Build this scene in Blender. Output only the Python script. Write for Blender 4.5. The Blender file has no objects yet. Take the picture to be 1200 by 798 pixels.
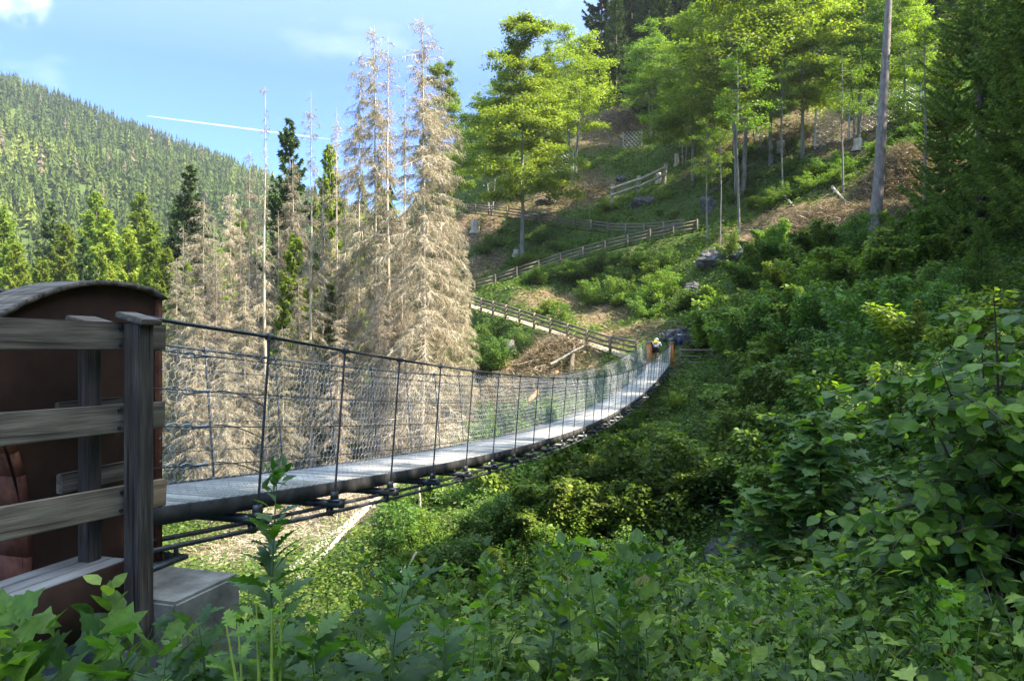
import math
SUNP = (math.radians(103), math.radians(47)); SKY_STR = .15; SUN_STR = 4.2; EXPO = 2.5; HAZE = .00015; DEN = True
import bpy, math, random
import numpy as np
from mathutils import Vector, Matrix
SC = bpy.context.scene
COL = SC.collection
F = 867.0            # focal length in photo pixels (26 mm equivalent on a 1200 px wide frame)
RNG = np.random.default_rng(7)
random.seed(7)

# ------------------------------------------------------------------ mesh helpers
def mk_mesh(name, V, Fs, smooth=False):
    V = np.asarray(V, dtype=np.float32).reshape(-1, 3)
    if not isinstance(Fs, (list, tuple)): Fs = [Fs]
    Fs = [np.asarray(f, dtype=np.int32) for f in Fs if len(f)]
    me = bpy.data.meshes.new(name)
    me.vertices.add(len(V)); me.vertices.foreach_set('co', V.ravel())
    idx = np.concatenate([f.ravel() for f in Fs])
    lens = np.concatenate([np.full(len(f), f.shape[1], np.int32) for f in Fs])
    start = np.concatenate([[0], np.cumsum(lens)[:-1]]).astype(np.int32)
    me.loops.add(len(idx)); me.loops.foreach_set('vertex_index', idx)
    me.polygons.add(len(lens)); me.polygons.foreach_set('loop_start', start)
    if smooth: me.polygons.foreach_set('use_smooth', np.ones(len(lens), dtype=bool))
    me.update(calc_edges=True)
    return me

class MB:
    """collects geometry for ONE mesh"""
    def __init__(s): s.v = []; s.f = {3: [], 4: []}; s.n = 0
    def add(s, V, Fa):
        V = np.asarray(V, float).reshape(-1, 3); Fa = np.asarray(Fa)
        if Fa.size == 0: return s
        s.v.append(V); s.f.setdefault(Fa.shape[1], []).append(Fa + s.n); s.n += len(V); return s
    def mesh(s, name, smooth=False):
        return mk_mesh(name, np.concatenate(s.v), [np.concatenate(x) for x in s.f.values() if x], smooth)
    def box(s, c, size, M=None):
        c = np.array(c, float); h = np.array(size, float) / 2
        V = np.array([[x, y, z] for x in (-1, 1) for y in (-1, 1) for z in (-1, 1)], float) * h + c
        if M is not None: V = V @ np.array(M)[:3, :3].T + np.array(M)[:3, 3]
        return s.add(V, [[0, 1, 3, 2], [4, 6, 7, 5], [0, 4, 5, 1], [2, 3, 7, 6], [0, 2, 6, 4], [1, 5, 7, 3]])
    def tube(s, P, R, sides=6, cap=True):
        P = np.asarray(P, float); n = len(P)
        R = np.broadcast_to(np.asarray(R, float), (n,))
        T = np.gradient(P, axis=0); T /= np.linalg.norm(T, axis=1, keepdims=True) + 1e-9
        ref = np.array([0, 0, 1.0]) if abs(T[:, 2]).mean() < .8 else np.array([1.0, 0, 0])
        A = np.cross(T, ref); A /= np.linalg.norm(A, axis=1, keepdims=True) + 1e-9
        B = np.cross(T, A)
        a = np.arange(sides) / sides * 2 * np.pi
        V = P[:, None] + R[:, None, None] * (A[:, None] * np.cos(a)[None, :, None] + B[:, None] * np.sin(a)[None, :, None])
        i = np.arange(n - 1)[:, None] * sides; j = np.arange(sides)[None]; k = (j + 1) % sides
        Fq = np.stack([i + j, i + k, i + sides + k, i + sides + j], -1).reshape(-1, 4)
        base = s.n
        s.add(V.reshape(-1, 3), Fq)
        if cap:
            c0 = np.arange(sides)
            V2 = np.concatenate([V[0], V[-1], P[:1], P[-1:]])
            t1 = np.stack([c0, np.full(sides, 2 * sides), (c0 + 1) % sides], -1)
            t2 = np.stack([sides + c0, sides + (c0 + 1) % sides, np.full(sides, 2 * sides + 1)], -1)
            s.add(V2, np.concatenate([t1, t2]))
        return s
    def prisms(s, P0, P1, r0, r1=None, sides=3):
        """many thin straight rods at once"""
        P0 = np.asarray(P0, float); P1 = np.asarray(P1, float); n = len(P0)
        if r1 is None: r1 = r0
        r0 = np.broadcast_to(r0, (n,)); r1 = np.broadcast_to(r1, (n,))
        T = P1 - P0; T = T / (np.linalg.norm(T, axis=1, keepdims=True) + 1e-9)
        ref = np.where(np.abs(T[:, 2:3]) < .8, np.array([[0, 0, 1.0]]), np.array([[1.0, 0, 0]]))
        A = np.cross(T, ref); A /= np.linalg.norm(A, axis=1, keepdims=True) + 1e-9
        B = np.cross(T, A)
        a = np.arange(sides) / sides * 2 * np.pi
        D = A[:, None] * np.cos(a)[None, :, None] + B[:, None] * np.sin(a)[None, :, None]
        V = np.concatenate([P0[:, None] + D * r0[:, None, None], P1[:, None] + D * r1[:, None, None]], 1)
        o = np.arange(n)[:, None] * 2 * sides; j = np.arange(sides)[None]; k = (j + 1) % sides
        return s.add(V.reshape(-1, 3), np.stack([o + j, o + k, o + sides + k, o + sides + j], -1).reshape(-1, 4))
    def blades(s, P, D, L, W, rng):
        """thin pointed twigs / needles sprays, one triangle each"""
        P = np.asarray(P, float); n = len(P)
        D = D / (np.linalg.norm(D, axis=1, keepdims=True) + 1e-9)
        S = np.cross(D, rng.normal(size=(n, 3))); S /= np.linalg.norm(S, axis=1, keepdims=True) + 1e-9
        L = np.broadcast_to(L, (n,))[:, None]; W = np.broadcast_to(W, (n,))[:, None]
        V = np.stack([P - S * W / 2, P + S * W / 2, P + D * L], 1)
        return s.add(V.reshape(-1, 3), np.arange(3 * n).reshape(n, 3))
    def leaves(s, T, P, D, N, S):
        """instances of a leaf template T=(V,[faces]) : x along leaf, y across, z normal"""
        TV, TF = T; n = len(P)
        D = D / (np.linalg.norm(D, axis=1, keepdims=True) + 1e-9)
        Y = np.cross(N, D); Y /= np.linalg.norm(Y, axis=1, keepdims=True) + 1e-9
        Z = np.cross(D, Y)
        S = np.broadcast_to(S, (n,))[:, None, None]
        V = P[:, None] + S * (TV[None, :, 0:1] * D[:, None] + TV[None, :, 1:2] * Y[:, None] + TV[None, :, 2:3] * Z[:, None])
        o = (np.arange(n) * len(TV))[:, None, None]
        b = s.n
        first = True
        for f in TF:
            f = np.asarray(f)
            if first:
                s.add(V.reshape(-1, 3), (f[None] + o).reshape(-1, f.shape[1])); first = False
            else:
                s.f.setdefault(f.shape[1], []).append((f[None] + o).reshape(-1, f.shape[1]) + b)
        return s

# leaf templates ----------------------------------------------------
DIAMOND = (np.array([[0, 0, 0], [.45, .32, .06], [1, 0, 0], [.45, -.32, .06]], float), [[[0, 3, 2, 1]]])
def ovate(w=.36, fold=.10, droop=.12):
    t = np.array([0, .22, .5, .78, 1.0]); wd = np.array([0, .85, 1.0, .55, 0]) * w
    V = []
    for i in range(5): V.append([t[i], 0, -droop * t[i] ** 2])
    for i in (1, 2, 3): V.append([t[i], wd[i], fold * wd[i] / w - droop * t[i] ** 2])
    for i in (1, 2, 3): V.append([t[i], -wd[i], fold * wd[i] / w - droop * t[i] ** 2])
    q = [[1, 2, 6, 5], [2, 3, 7, 6], [2, 1, 8, 9], [3, 2, 9, 10]]
    tr = [[0, 1, 5], [3, 4, 7], [1, 0, 8], [4, 3, 10]]
    return (np.array(V, float), [q, tr])
OVATE = ovate(); ROUND = ovate(.47, .07, .18); NARROW = ovate(.17, .05, .25)
def palmate():
    pts = [(0, 0), (.05, .30), (-.12, .52), (.22, .40), (.30, .62), (.50, .36), (.62, .40), (.72, .16), (1.0, 0)]
    up = pts[1:-1]
    V = [[.28, 0, .0], [0, 0, 0], [1.0, 0, -.12]]
    for x, y in up: V.append([x, y, .10 * y - .12 * x * x])
    for x, y in up: V.append([x, -y, .10 * y - .12 * x * x])
    n = len(up); t = []
    ids = [1] + list(range(3, 3 + n)) + [2]
    for a, b in zip(ids[:-1], ids[1:]): t.append([0, b, a])
    ids = [1] + list(range(3 + n, 3 + 2 * n)) + [2]
    for a, b in zip(ids[:-1], ids[1:]): t.append([0, a, b])
    return (np.array(V, float), [t])
PALM = palmate()
def lobed():      # long, deeply cut leaf (thistle / mugwort like)
    up = []
    for k in range(5):
        x = .10 + k * .17; w = (.13, .27, .31, .24, .14)[k]
        up += [(x, .06 + .05 * (k > 0)), (x + .07, w * .82), (x + .15, w)]
    up.append((.95, .04))
    V = [[0, 0, 0], [1, 0, -.30]]
    n = len(up)
    mids = [[x, 0, -.30 * x * x] for x, y in up]
    for x, y in up: V.append([x, y, .18 * y - .30 * x * x])
    for x, y in up: V.append([x, -y, .18 * y - .30 * x * x])
    V += mids
    q = []; t = []
    L = lambda i: 2 + i
    R = lambda i: 2 + n + i
    Mi = lambda i: 2 + 2 * n + i
    for i in range(n - 1):
        q.append([Mi(i), Mi(i + 1), L(i + 1), L(i)]); q.append([Mi(i + 1), Mi(i), R(i), R(i + 1)])
    t += [[0, Mi(0), L(0)], [Mi(0), 0, R(0)], [Mi(n - 1), 1, L(n - 1)], [1, Mi(n - 1), R(n - 1)]]
    return (np.array(V, float), [q, t])
LOBED = lobed()

def rdir(rng, n, zlo=-1, zhi=1):
    a = rng.uniform(0, 2 * np.pi, n); z = rng.uniform(zlo, zhi, n); r = np.sqrt(np.clip(1 - z * z, 0, 1))
    return np.stack([r * np.cos(a), r * np.sin(a), z], 1)

# ------------------------------------------------------------------ object helpers
def prop(o, label=None, cat=None, group=None, kind=None):
    if label: o['label'] = label
    if cat: o['category'] = cat
    if group: o['group'] = group
    if kind: o['kind'] = kind
    return o
def obj(name, me, mat, parent=None, loc=(0, 0, 0), M=None):
    o = bpy.data.objects.new(name, me); COL.objects.link(o)
    if mat is not None and len(me.materials) == 0: me.materials.append(mat)
    if parent is not None: o.parent = parent
    if M is not None: o.matrix_local = M
    else: o.location = loc
    return o
def empty(name, loc, label=None, cat=None, group=None, rz=0, sc=1):
    o = bpy.data.objects.new(name, None); COL.objects.link(o); o.empty_display_size = .2
    o.location = loc; o.rotation_euler = (0, 0, rz)
    o.scale = (sc, sc, sc) if np.isscalar(sc) else sc
    return prop(o, label, cat, group)
def dup(root, loc, rz=0, sc=1, label=None, group=None):
    r = root.copy(); COL.objects.link(r); r.location = loc; r.rotation_euler = (0, 0, rz)
    r.scale = (sc, sc, sc) if np.isscalar(sc) else sc
    if label: r['label'] = label
    if group: r['group'] = group
    for ch in list(root.children):
        c = ch.copy(); COL.objects.link(c); c.parent = r
        for g in ch.children:
            d = g.copy(); COL.objects.link(d); d.parent = c
    return r
def local(root, V):  # world coords -> coords of an unrotated root
    return np.asarray(V, float) - np.array(root.location)

# ------------------------------------------------------------------ materials
def new_mat(name):
    m = bpy.data.materials.new(name); m.use_nodes = True
    nt = m.node_tree; nt.nodes.clear()
    out = nt.nodes.new('ShaderNodeOutputMaterial')
    return m, nt, out
def N(nt, typ, **kw):
    n = nt.nodes.new(typ)
    for k, v in kw.items(): setattr(n, k, v)
    return n
def ramp(nt, fac, stops):
    r = N(nt, 'ShaderNodeValToRGB'); e = r.color_ramp.elements
    while len(e) < len(stops): e.new(.5)
    for el, (p, c) in zip(e, stops): el.position = p; el.color = (*c, 1)
    nt.links.new(fac, r.inputs[0]); return r.outputs[0]
def noise(nt, scale, detail=4, coord='Object', vec=(1, 1, 1), rough=.55):
    tc = N(nt, 'ShaderNodeTexCoord'); mp = N(nt, 'ShaderNodeMapping'); mp.inputs['Scale'].default_value = vec
    nt.links.new(tc.outputs[coord], mp.inputs[0])
    n = N(nt, 'ShaderNodeTexNoise'); n.inputs['Scale'].default_value = scale
    n.inputs['Detail'].default_value = detail; n.inputs['Roughness'].default_value = rough
    nt.links.new(mp.outputs[0], n.inputs['Vector']); return n.outputs['Fac']
def mix(nt, fac, a, b, mode='MIX'):
    m = N(nt, 'ShaderNodeMix', data_type='RGBA', blend_type=mode)
    for s, v in ((0, fac), (6, a), (7, b)):
        if hasattr(v, 'is_linked') or hasattr(v, 'links'): nt.links.new(v, m.inputs[s])
        elif s == 0: m.inputs[0].default_value = v
        else: m.inputs[s].default_value = (*v, 1)
    return m.outputs[2]
def principled(nt, out, col, rough=.7, metal=0, spec=.4, bump=None, bstr=.3, bdist=.02):
    p = N(nt, 'ShaderNodeBsdfPrincipled')
    if isinstance(col, tuple): p.inputs['Base Color'].default_value = (*col, 1)
    else: nt.links.new(col, p.inputs['Base Color'])
    if isinstance(rough, (int, float)): p.inputs['Roughness'].default_value = rough
    else: nt.links.new(rough, p.inputs['Roughness'])
    p.inputs['Metallic'].default_value = metal
    p.inputs['Specular IOR Level'].default_value = spec
    if bump is not None:
        b = N(nt, 'ShaderNodeBump'); b.inputs['Strength'].default_value = bstr; b.inputs['Distance'].default_value = bdist
        nt.links.new(bump, b.inputs['Height']); nt.links.new(b.outputs[0], p.inputs['Normal'])
    nt.links.new(p.outputs[0], out.inputs[0]); return p
def leaf_mat(name, stops, trans=.38, tcol=1.6, rough=.55, spec=.3, objvar=.25):
    """stops: colours along per-leaf randomness; translucent leaf"""
    m, nt, out = new_mat(name)
    g = N(nt, 'ShaderNodeNewGeometry'); oi = N(nt, 'ShaderNodeObjectInfo')
    col = ramp(nt, g.outputs['Random Per Island'], stops)
    hs = N(nt, 'ShaderNodeHueSaturation')
    mr = N(nt, 'ShaderNodeMapRange'); mr.inputs[3].default_value = 1 - objvar; mr.inputs[4].default_value = 1 + objvar
    nt.links.new(oi.outputs['Random'], mr.inputs[0]); nt.links.new(mr.outputs[0], hs.inputs['Value'])
    mr2 = N(nt, 'ShaderNodeMapRange'); mr2.inputs[3].default_value = .5 - .012 * objvar / .25; mr2.inputs[4].default_value = .5 + .016 * objvar / .25
    ml = N(nt, 'ShaderNodeMath', operation='MULTIPLY'); ml.inputs[1].default_value = 7.31
    fr = N(nt, 'ShaderNodeMath', operation='FRACT')
    nt.links.new(oi.outputs['Random'], ml.inputs[0]); nt.links.new(ml.outputs[0], fr.inputs[0]); nt.links.new(fr.outputs[0], mr2.inputs[0])
    nt.links.new(mr2.outputs[0], hs.inputs['Hue'])
    if objvar < .2:
        col = mix(nt, .45, col, ramp(nt, noise(nt, 38, 3), [(.35, (.25, .27, .3)), (.65, (.78, .74, .6))]), 'SOFT_LIGHT')
    nt.links.new(col, hs.inputs['Color'])
    p = N(nt, 'ShaderNodeBsdfPrincipled'); p.inputs['Roughness'].default_value = rough; p.inputs['Specular IOR Level'].default_value = spec
    nt.links.new(hs.outputs[0], p.inputs['Base Color'])
    t = N(nt, 'ShaderNodeBsdfTranslucent')
    tc = mix(nt, 1.0, hs.outputs[0], (tcol * .92, tcol * 1.08, tcol * .4), 'MULTIPLY')
    nt.links.new(tc, t.inputs[0])
    ms = N(nt, 'ShaderNodeMixShader'); ms.inputs[0].default_value = trans
    nt.links.new(p.outputs[0], ms.inputs[1]); nt.links.new(t.outputs[0], ms.inputs[2]); nt.links.new(ms.outputs[0], out.inputs[0])
    return m
def wood_mat(name, stops, sc=1.0, rough=.75):
    m, nt, out = new_mat(name)
    n1 = noise(nt, 9 * sc, 6, 'Object', (.25, 3.2, 3.2)); n2 = noise(nt, 2.2, 3, 'Object', (.8, 1, 1))
    n3 = noise(nt, 60 * sc, 2, 'Object', (.08, 2, 2))
    a = N(nt, 'ShaderNodeMath', operation='MULTIPLY_ADD'); a.inputs[1].default_value = .45
    nt.links.new(n3, a.inputs[0]); nt.links.new(n1, a.inputs[2])
    a2 = N(nt, 'ShaderNodeMath', operation='SUBTRACT'); a2.inputs[1].default_value = .22; nt.links.new(a.outputs[0], a2.inputs[0])
    c = ramp(nt, a2.outputs[0], stops)
    vo = N(nt, 'ShaderNodeTexVoronoi', feature='F1'); vo.inputs['Scale'].default_value = 3.4
    tcv = N(nt, 'ShaderNodeTexCoord'); mpv = N(nt, 'ShaderNodeMapping'); mpv.inputs['Scale'].default_value = (.55, 1.6, 1.6); nt.links.new(tcv.outputs['Object'], mpv.inputs[0]); nt.links.new(mpv.outputs[0], vo.inputs['Vector'])
    kn = ramp(nt, vo.outputs['Distance'], [(.05, (.25, .2, .17)), (.13, (1, 1, 1))])
    c = mix(nt, 1.0, c, kn, 'MULTIPLY')
    ck = ramp(nt, noise(nt, 5, 2, 'Object', (.12, 5, 5)), [(.30, (.22, .2, .18)), (.36, (1, 1, 1))]); c = mix(nt, .85, c, ck, 'MULTIPLY')
    c2 = mix(nt, n2, c, (.55, .5, .5), 'SOFT_LIGHT')
    oi = N(nt, 'ShaderNodeObjectInfo'); hs = N(nt, 'ShaderNodeHueSaturation')
    mr = N(nt, 'ShaderNodeMapRange'); mr.inputs[3].default_value = .8; mr.inputs[4].default_value = 1.2
    nt.links.new(oi.outputs['Random'], mr.inputs[0]); nt.links.new(mr.outputs[0], hs.inputs['Value']); nt.links.new(c2, hs.inputs['Color'])
    principled(nt, out, hs.outputs[0], rough, 0, .25, a.outputs[0], .5, .006)
    return m
def noisy_mat(name, stops, scale=6, rough=.8, metal=0, spec=.3, bstr=.4, bdist=.02, coord='Object', vec=(1, 1, 1), detail=6):
    m, nt, out = new_mat(name)
    n1 = noise(nt, scale, detail, coord, vec, .62)
    principled(nt, out, ramp(nt, n1, stops), rough, metal, spec, n1, bstr, bdist)
    return m

M_TIMBER = wood_mat('weathered_timber', [(.2, (.05, .039, .03)), (.5, (.15, .12, .092)), (.8, (.29, .24, .185))])
M_TIMBER_DK = wood_mat('dark_timber', [(.2, (.022, .017, .014)), (.5, (.065, .052, .043)), (.8, (.14, .118, .1))])
M_TIMBER_LIT = wood_mat('sunlit_timber', [(.2, (.09, .065, .045)), (.5, (.25, .195, .14)), (.8, (.42, .35, .26))])  # lighter copy of the timber: sunlight on the lowest rail, put into its colour
M_BOARD = wood_mat('board_grey', [(.2, (.12, .105, .095)), (.5, (.26, .235, .21)), (.8, (.42, .39, .36))])
M_FENCE = wood_mat('fence_wood', [(.2, (.06, .045, .034)), (.5, (.15, .118, .09)), (.8, (.27, .22, .17))])
M_CORTEN = noisy_mat('corten_steel', [(.3, (.034, .017, .012)), (.5, (.06, .028, .019)), (.75, (.10, .045, .028))], 2.5, .75, 0, .25, .2, .006)
M_CORTEN_RED = noisy_mat('corten_red', [(.3, (.07, .022, .014)), (.5, (.14, .045, .026)), (.72, (.22, .085, .045))], 9, .8, 0, .25, .3, .01)
M_CORTEN_BRIGHT = noisy_mat('corten_orange', [(.3, (.45, .15, .045)), (.7, (.7, .28, .09))], 6, .8)
M_STEEL = noisy_mat('galvanised_dark', [(.3, (.05, .052, .058)), (.7, (.13, .135, .145))], 14, .5, .6, .5, .1)
M_CABLE = noisy_mat('cable_steel', [(.3, (.035, .037, .042)), (.7, (.09, .095, .1))], 30, .45, .5, .5, .1)
M_WIRE = noisy_mat('net_wire', [(.3, (.5, .51, .53)), (.7, (.72, .74, .77))], 30, .5, .25, .5, .0)
M_ZINC = noisy_mat('zinc', [(.3, (.3, .31, .33)), (.7, (.5, .51, .53))], 8, .45, .7, .5, .1)
M_CONCRETE = noisy_mat('concrete', [(.25, (.07, .06, .05)), (.5, (.18, .16, .135)), (.75, (.3, .275, .24))], 5, .9, 0, .2, .6, .02)
M_ROCK = noisy_mat('rock', [(.3, (.035, .034, .035)), (.52, (.11, .105, .10)), (.72, (.23, .215, .2))], 2.6, .9, 0, .2, 1.0, .15)
M_DEADWOOD = noisy_mat('dead_wood', [(.3, (.25, .2, .15)), (.7, (.5, .43, .34))], 5, .9, vec=(1, 1, .2))
M_BARK_GREY = noisy_mat('bark_grey', [(.3, (.10, .09, .075)), (.7, (.30, .28, .24))], 4, .9, vec=(1, 1, .3), bstr=.8, bdist=.03)
M_BARK_BROWN = noisy_mat('bark_brown', [(.3, (.05, .036, .027)), (.7, (.15, .11, .085))], 4, .9, vec=(1, 1, .25), bstr=.8, bdist=.03)
M_BARK_PINE = noisy_mat('bark_pine', [(.3, (.11, .09, .08)), (.7, (.27, .23, .21))], 7, .9, vec=(1, 1, .35), bstr=.9, bdist=.03)
M_STEM = noisy_mat('green_stem', [(.3, (.06, .10, .02)), (.7, (.14, .19, .045))], 8, .6)
M_STEM_LIT = noisy_mat('sunlit_stem', [(.3, (.24, .30, .04)), (.7, (.42, .47, .08))], 8, .6)  # bright yellow puts sunlight into the stem colour

def twig_mat(name, stops, objvar=.15):
    return leaf_mat(name, stops, trans=.15, tcol=1.0, rough=.9, spec=.1, objvar=objvar)
M_DEADTWIG = twig_mat('dead_twigs', [(0, (.13, .10, .072)), (.35, (.28, .232, .17)), (.75, (.41, .345, .255)), (1, (.52, .455, .355))], .3)
M_BRUSH = twig_mat('brush_twigs', [(0, (.07, .048, .032)), (.5, (.2, .145, .095)), (.85, (.34, .265, .19)), (1, (.46, .4, .32))])
M_BRUSH_DK = twig_mat('brush_twigs_red', [(0, (.09, .06, .045)), (.5, (.20, .135, .095)), (1, (.36, .29, .23))])

M_BEECH = leaf_mat('beech_leaves', [(0, (.085, .12, .014)), (.5, (.165, .215, .026)), (1, (.26, .30, .04))], .45, 1.7)
M_FAR_LEAF = leaf_mat('maple_leaves', [(0, (.06, .095, .016)), (.6, (.125, .18, .026)), (1, (.2, .25, .035))], .42, 1.7)
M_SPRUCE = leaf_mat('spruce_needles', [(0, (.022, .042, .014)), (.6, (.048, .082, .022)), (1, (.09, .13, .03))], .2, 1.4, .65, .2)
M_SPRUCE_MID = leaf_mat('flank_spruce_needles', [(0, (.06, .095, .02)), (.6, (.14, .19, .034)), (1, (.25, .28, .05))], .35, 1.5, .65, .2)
M_SPRUCE_LIT = leaf_mat('sunlit_spruce_needles', [(0, (.10, .135, .02)), (.6, (.20, .25, .04)), (1, (.32, .35, .06))], .45, 1.7, .65, .2)  # lit copy of the spruce green: sunshine on the valley trees is in the colour
M_LARCH = leaf_mat('larch_needles', [(0, (.10, .13, .03)), (1, (.23, .26, .07))], .3, 1.5, .65, .2)
M_SHRUB = leaf_mat('shrub_leaves', [(0, (.04, .075, .016)), (.55, (.095, .165, .028)), (1, (.18, .25, .045))], .4, 1.6)
M_SHRUB_Y = leaf_mat('shrub_leaves_sunlit', [(0, (.09, .14, .016)), (1, (.22, .28, .035))], .42, 1.7)  # brighter, yellower copy of the shrub green with sunlight painted in
M_COVER = leaf_mat('undergrowth_leaves', [(0, (.03, .058, .012)), (.55, (.07, .125, .018)), (.9, (.13, .185, .026)), (1, (.2, .17, .06))], .38, 1.6, objvar=0)
M_BRAMBLE = leaf_mat('bramble_leaves', [(0, (.03, .06, .012)), (.45, (.10, .165, .024)), (.8, (.19, .26, .036)), (.97, (.32, .38, .07)), (.985, (.24, .22, .05)), (.992, (.22, .14, .05)), (1, (.2, .26, .08))], .38, 1.6, .5, .35, objvar=0)
M_HAZEL = leaf_mat('hazel_leaves', [(0, (.035, .075, .012)), (.5, (.10, .175, .022)), (.85, (.2, .29, .034)), (1, (.33, .42, .06))], .47, 1.7, .5, .4, objvar=0)
M_MAPLE = leaf_mat('sycamore_leaves', [(0, (.055, .11, .028)), (.6, (.12, .195, .045)), (1, (.24, .30, .055))], .42, 1.6, .5, .4, objvar=0)
M_WEED = leaf_mat('weed_leaves', [(0, (.03, .075, .014)), (.6, (.07, .14, .022)), (1, (.15, .23, .03))], .4, 1.7, .45, .45, objvar=.1)
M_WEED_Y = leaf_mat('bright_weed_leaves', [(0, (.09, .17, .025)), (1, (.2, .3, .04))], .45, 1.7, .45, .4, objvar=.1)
M_GRASS = leaf_mat('grass_blades', [(0, (.05, .10, .02)), (1, (.13, .20, .04))], .35, 1.5, .5, .3, objvar=0)
M_FOREST_OLD = leaf_mat('far_forest', [(0, (.03, .055, .016)), (.5, (.06, .098, .022)), (.85, (.105, .15, .03)), (.97, (.15, .19, .04)), (1, (.2, .15, .1))], .3, 1.5, .8, .1, objvar=0)

m, nt, out = new_mat('far_forest')
at_ = N(nt, 'ShaderNodeAttribute', attribute_name='tint'); g_ = N(nt, 'ShaderNodeNewGeometry')
c_ = ramp(nt, at_.outputs['Fac'], [(0, (.03, .05, .016)), (.45, (.075, .105, .024)), (.75, (.15, .18, .036)), (.93, (.22, .24, .055)), (1, (.17, .13, .09))])
c_ = mix(nt, .35, c_, ramp(nt, g_.outputs['Random Per Island'], [(0, (.25, .25, .25)), (1, (.8, .8, .75))]), 'SOFT_LIGHT')
p_ = N(nt, 'ShaderNodeBsdfPrincipled'); p_.inputs['Roughness'].default_value = .8; p_.inputs['Specular IOR Level'].default_value = .1; nt.links.new(c_, p_.inputs['Base Color'])
t_ = N(nt, 'ShaderNodeBsdfTranslucent'); nt.links.new(mix(nt, 1.0, c_, (1.3, 1.5, .6), 'MULTIPLY'), t_.inputs[0])
ms_ = N(nt, 'ShaderNodeMixShader'); ms_.inputs[0].default_value = .3; nt.links.new(p_.outputs[0], ms_.inputs[1]); nt.links.new(t_.outputs[0], ms_.inputs[2]); nt.links.new(ms_.outputs[0], out.inputs[0])
M_FOREST = m
# ------------------------------------------------------------------ terrain
def P(px, py, d): return np.array([(px - 600) / F * d, d, (400 - py) / F * d])
def sm(x, a, b):
    t = np.clip((x - a) / (b - a), 0, 1); return t * t * (3 - 2 * t)
def smax(a, b, k=2.0):
    h = np.clip(.5 + .5 * (a - b) / k, 0, 1); return b + (a - b) * h + k * h * (1 - h)
def base_h(x, y):
    sp = np.logaddexp(0, (y - 6.5) * 1.2) / 1.2
    near = -1.85 - .6 * np.minimum(sp, 14)
    near = near + np.maximum(0, -y - 2) * .1
    floor = -9.0 - .02 * np.maximum(0, -x) + 0 * y
    hR = .62 * (y - 45) + .3 * (x - 15) - .85 * np.maximum(0, -9 - x) - .95 * np.maximum(0, y - 128)
    hE = .55 * (x - 14) + .03 * y - .2 * np.maximum(0, x - 80)
    R = 58 - .389 * np.clip(x, -1500, 140)
    mt = -10 + (R + 10) * sm(y, 90, 760) ** .9 - .35 * np.maximum(0, y - 780)
    z = smax(near, floor, 2.0); z = smax(z, hR, 3.0); z = smax(z, hE, 2.5); z = smax(z, mt, 6.0)
    return z
CTRL = [P(*p) for p in [
    (600, 600, 26), (450, 660, 21), (350, 650, 26), (300, 570, 40), (430, 600, 30), (560, 440, 47), (660, 470, 41), (600, 405, 53), (540, 405, 57),
    (690, 425, 46), (650, 455, 43), (700, 560, 29), (520, 640, 22), (560, 560, 30), (480, 560, 36),
    (790, 540, 30), (880, 520, 26), (1000, 470, 26), (1100, 400, 28), (900, 400, 36), (1000, 330, 40), (850, 400, 42),
    (1000, 275, 48), (1120, 280, 45), (900, 320, 48), (820, 300, 58), (870, 280, 58),
    (1050, 80, 78), (950, 140, 74), (850, 170, 76), (760, 225, 80), (690, 232, 82), (650, 245, 80), (590, 250, 84), (740, 165, 96), (740, 110, 116),
    (900, 20, 112), (720, 210, 84), (830, 185, 80), (1180, 100, 58), (560, 240, 88), (820, 250, 67), (760, 255, 73), (600, 300, 73), (560, 300, 74), (620, 285, 74),
    (660, 360, 60), (720, 350, 60), (780, 330, 58), (780, 395, 48), (830, 350, 52), (720, 385, 53),
    (540, 420, 60), (500, 430, 64), (460, 470, 60), (400, 500, 60)]]
CTRL += [np.array(p, float) for p in [(0, 0, -1.85), (0, 3, -1.85), (-2, 4.2, -1.95), (-1.6, 5.5, -2.35), (-4, 4, -2.0), (2.5, 3, -1.85), (4.5, 5, -2.0), (0, 8, -3.6), (-1, 5, -2.45), (-2, 7.5, -4.2), (1.6, 6.6, -2.6), (-4, 9, -5.2), (4, 9, -3.3),
    (-2, 13, -6.6), (2, 13, -6.2), (6, 13, -4.4), (8, 11, -2.9), (4, 17, -7.6), (1, 20, -7.6), (8, 18, -4.6), (6.5, 23, -6.3), (11, 15, -1.8), (7, 4, -1.6), (11, 7, -.5), (-9, 12, -5.5), (-8, 5, -2.2), (9.8, 43.5, -1.5), (8.2, 42.0, -1.9), (10, 41, -2.2), (12, 44, -1.2),
    (-18, 70, -10), (-25, 50, -10.5), (-15, 100, -2), (-20, 120, -4)]]
PATHS = [[P(*p) for p in q] for q in (
    [(800, 428, 43.2), (772, 428, 43.2), (745, 424, 44.5), (700, 406, 47), (650, 390, 51), (600, 374, 56), (560, 362, 61), (528, 351, 65)],
    [(528, 351, 65), (560, 343, 66), (600, 331, 66.5), (650, 313, 66.5), (700, 299, 66), (760, 285, 65), (800, 277, 64), (842, 269, 63)],
    [(842, 269, 63), (800, 272, 67), (747, 280, 70), (700, 273, 73), (663, 268, 75), (612, 258, 78), (540, 250, 82)])]
def dense(poly, step=.5):
    poly = np.array(poly); out = []
    for a, b in zip(poly[:-1], poly[1:]):
        n = max(1, int(np.linalg.norm(b - a) / step)); out.append(a + (b - a) * (np.arange(n) / n)[:, None])
    out.append(poly[-1:]); d = np.concatenate(out)
    for _ in range(6):
        d[1:-1] = .25 * d[:-2] + .5 * d[1:-1] + .25 * d[2:]
    return d
PD = [dense(p) for p in PATHS]
CP = np.array(CTRL)
CP = np.concatenate([CP] + [p[::8] for p in PD])
def kern(r, s=9.0):
    a = math.sqrt(3) * r / s; return (1 + a) * np.exp(-a)
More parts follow.
